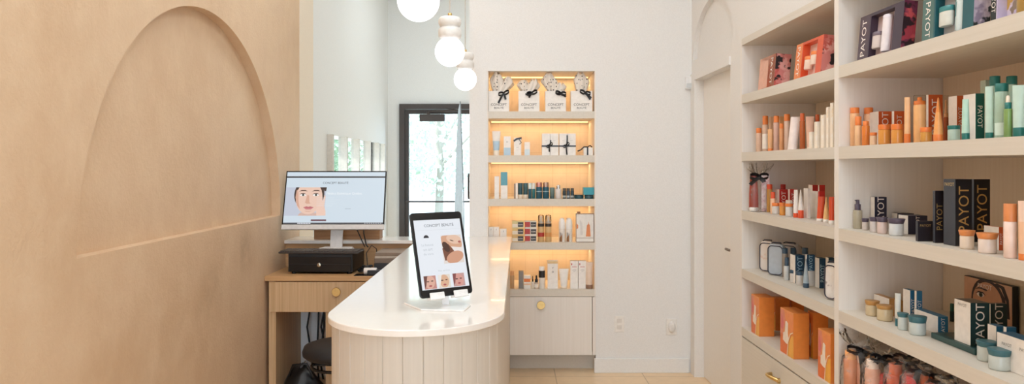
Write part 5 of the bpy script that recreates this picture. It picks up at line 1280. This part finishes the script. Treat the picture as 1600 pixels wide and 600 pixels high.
# ---------------------------------------------------------------- outdoors
GRD = tiles('pale_paving', '#c9c6c0', '#bfbcb6', '#aaa69f', .6, .6, 0, .006)
o = MB().solid(-30, 30, EY+.16, 40, -.12, -.02, GRD).solid(-30, -1.67, -12, EY+.16, -.12, -.02, GRD)
struct('ground', o)
def tree(x, y, h, r, label, seed, n=3600, cols=('#c3d0bc', '#d0d9c8', '#b4c4ae')):  # default leaf colours are paled, with the outdoor glare put into them
    random.seed(seed)
    t = thing('tree', label, 'tree', (x, y, -.02), 0, 'trees outdoors')
    BK = M('#a39b90', .8)  # bark paled too, outdoor glare put into its colour
    tk = MB(); tk.tube([(0, 0, 0), (.05, .03, h*.3), (-.03, 0, h*.6), (0, 0, h*.9)], [.10, .08, .06, .02], BK)
    for k in range(6):
        a = k*1.1; tk.tube([(0, 0, h*(.3+.08*k)), (r*.6*math.cos(a), r*.6*math.sin(a), h*(.5+.07*k))], [.05, .015], BK)
    tk.build('trunk', t)
    lv = MB(); g = [M(c_, .6) for c_ in cols]
    for i in range(n):
        u = random.uniform(-1, 1); a = random.uniform(0, 2*PI); k = random.uniform(.45, 1)**.5
        s_ = math.sqrt(1-u*u)
        c = Vector((r*k*s_*math.cos(a), r*k*s_*math.sin(a), h*.58+u*k*h*.42))
        e = Vector((random.uniform(-1, 1), random.uniform(-1, 1), random.uniform(-1, 1))).normalized(); f_ = e.orthogonal().normalized()
        q = random.uniform(.045, .09)
        lv.poly([c-e*q, c+f_*q*.5, c+e*q, c-f_*q*.5], random.choice(g))
    lv.build('foliage', t)
tree(-1.6, 15.5, 4.6, 1.5, 'glare-paled green tree seen through the middle of the entrance door', 1)
tree(-3.2, 19.0, 5.2, 1.7, 'glare-paled green tree beyond the left side of the entrance door', 2)
tree(.4, 18.5, 4.4, 1.6, 'glare-paled green tree beyond the right side of the entrance door', 3)
tree(-4.5, 14.5, 3.6, 1.3, 'green tree seen between the fins of the entry window, nearest', 4, cols=('#8ea383', '#a3b496', '#788f6e'))
tree(-5.0, 22.0, 4.6, 1.7, 'green tree seen between the fins of the entry window, farther off', 5, cols=('#8ea383', '#a3b496', '#788f6e'))

# ---------------------------------------------------------------- sky, sun, camera
wd = bpy.data.worlds.new('sky'); sc.world = wd; wd.use_nodes = True
bgn = wd.node_tree.nodes['Background']; bgn.inputs[0].default_value = (.66, .83, 1, 1); bgn.inputs[1].default_value = 4.6
sl = bpy.data.lights.new('sun', 'SUN'); sl.energy = 8; sl.angle = .05; sl.color = (1, .98, .96)
so_ = bpy.data.objects.new('sun', sl); C.objects.link(so_); so_.rotation_euler = (math.radians(48), 0, math.radians(-80))
cam = bpy.data.cameras.new('camera'); co = bpy.data.objects.new('camera', cam); C.objects.link(co)
cam.sensor_width = 36; cam.lens = F/1600*36; cam.shift_y = -(300-YH)/1600; cam.clip_start = .05; cam.clip_end = 200
co.location = (0, 0, H); co.rotation_euler = (PI/2, 0, 0)
sc.camera = co
sc.view_settings.view_transform = 'Standard'; sc.view_settings.look = 'None'; sc.view_settings.gamma = 1; sc.view_settings.exposure = 0.07
sc.view_settings.use_curve_mapping = False
sc.cycles.use_denoising = True
sc.cycles.max_bounces = 12; sc.cycles.diffuse_bounces = 8; sc.cycles.transparent_max_bounces = 24
sc.cycles.caustics_reflective = False; sc.cycles.caustics_refractive = False
sc.cycles.sample_clamp_indirect = 6
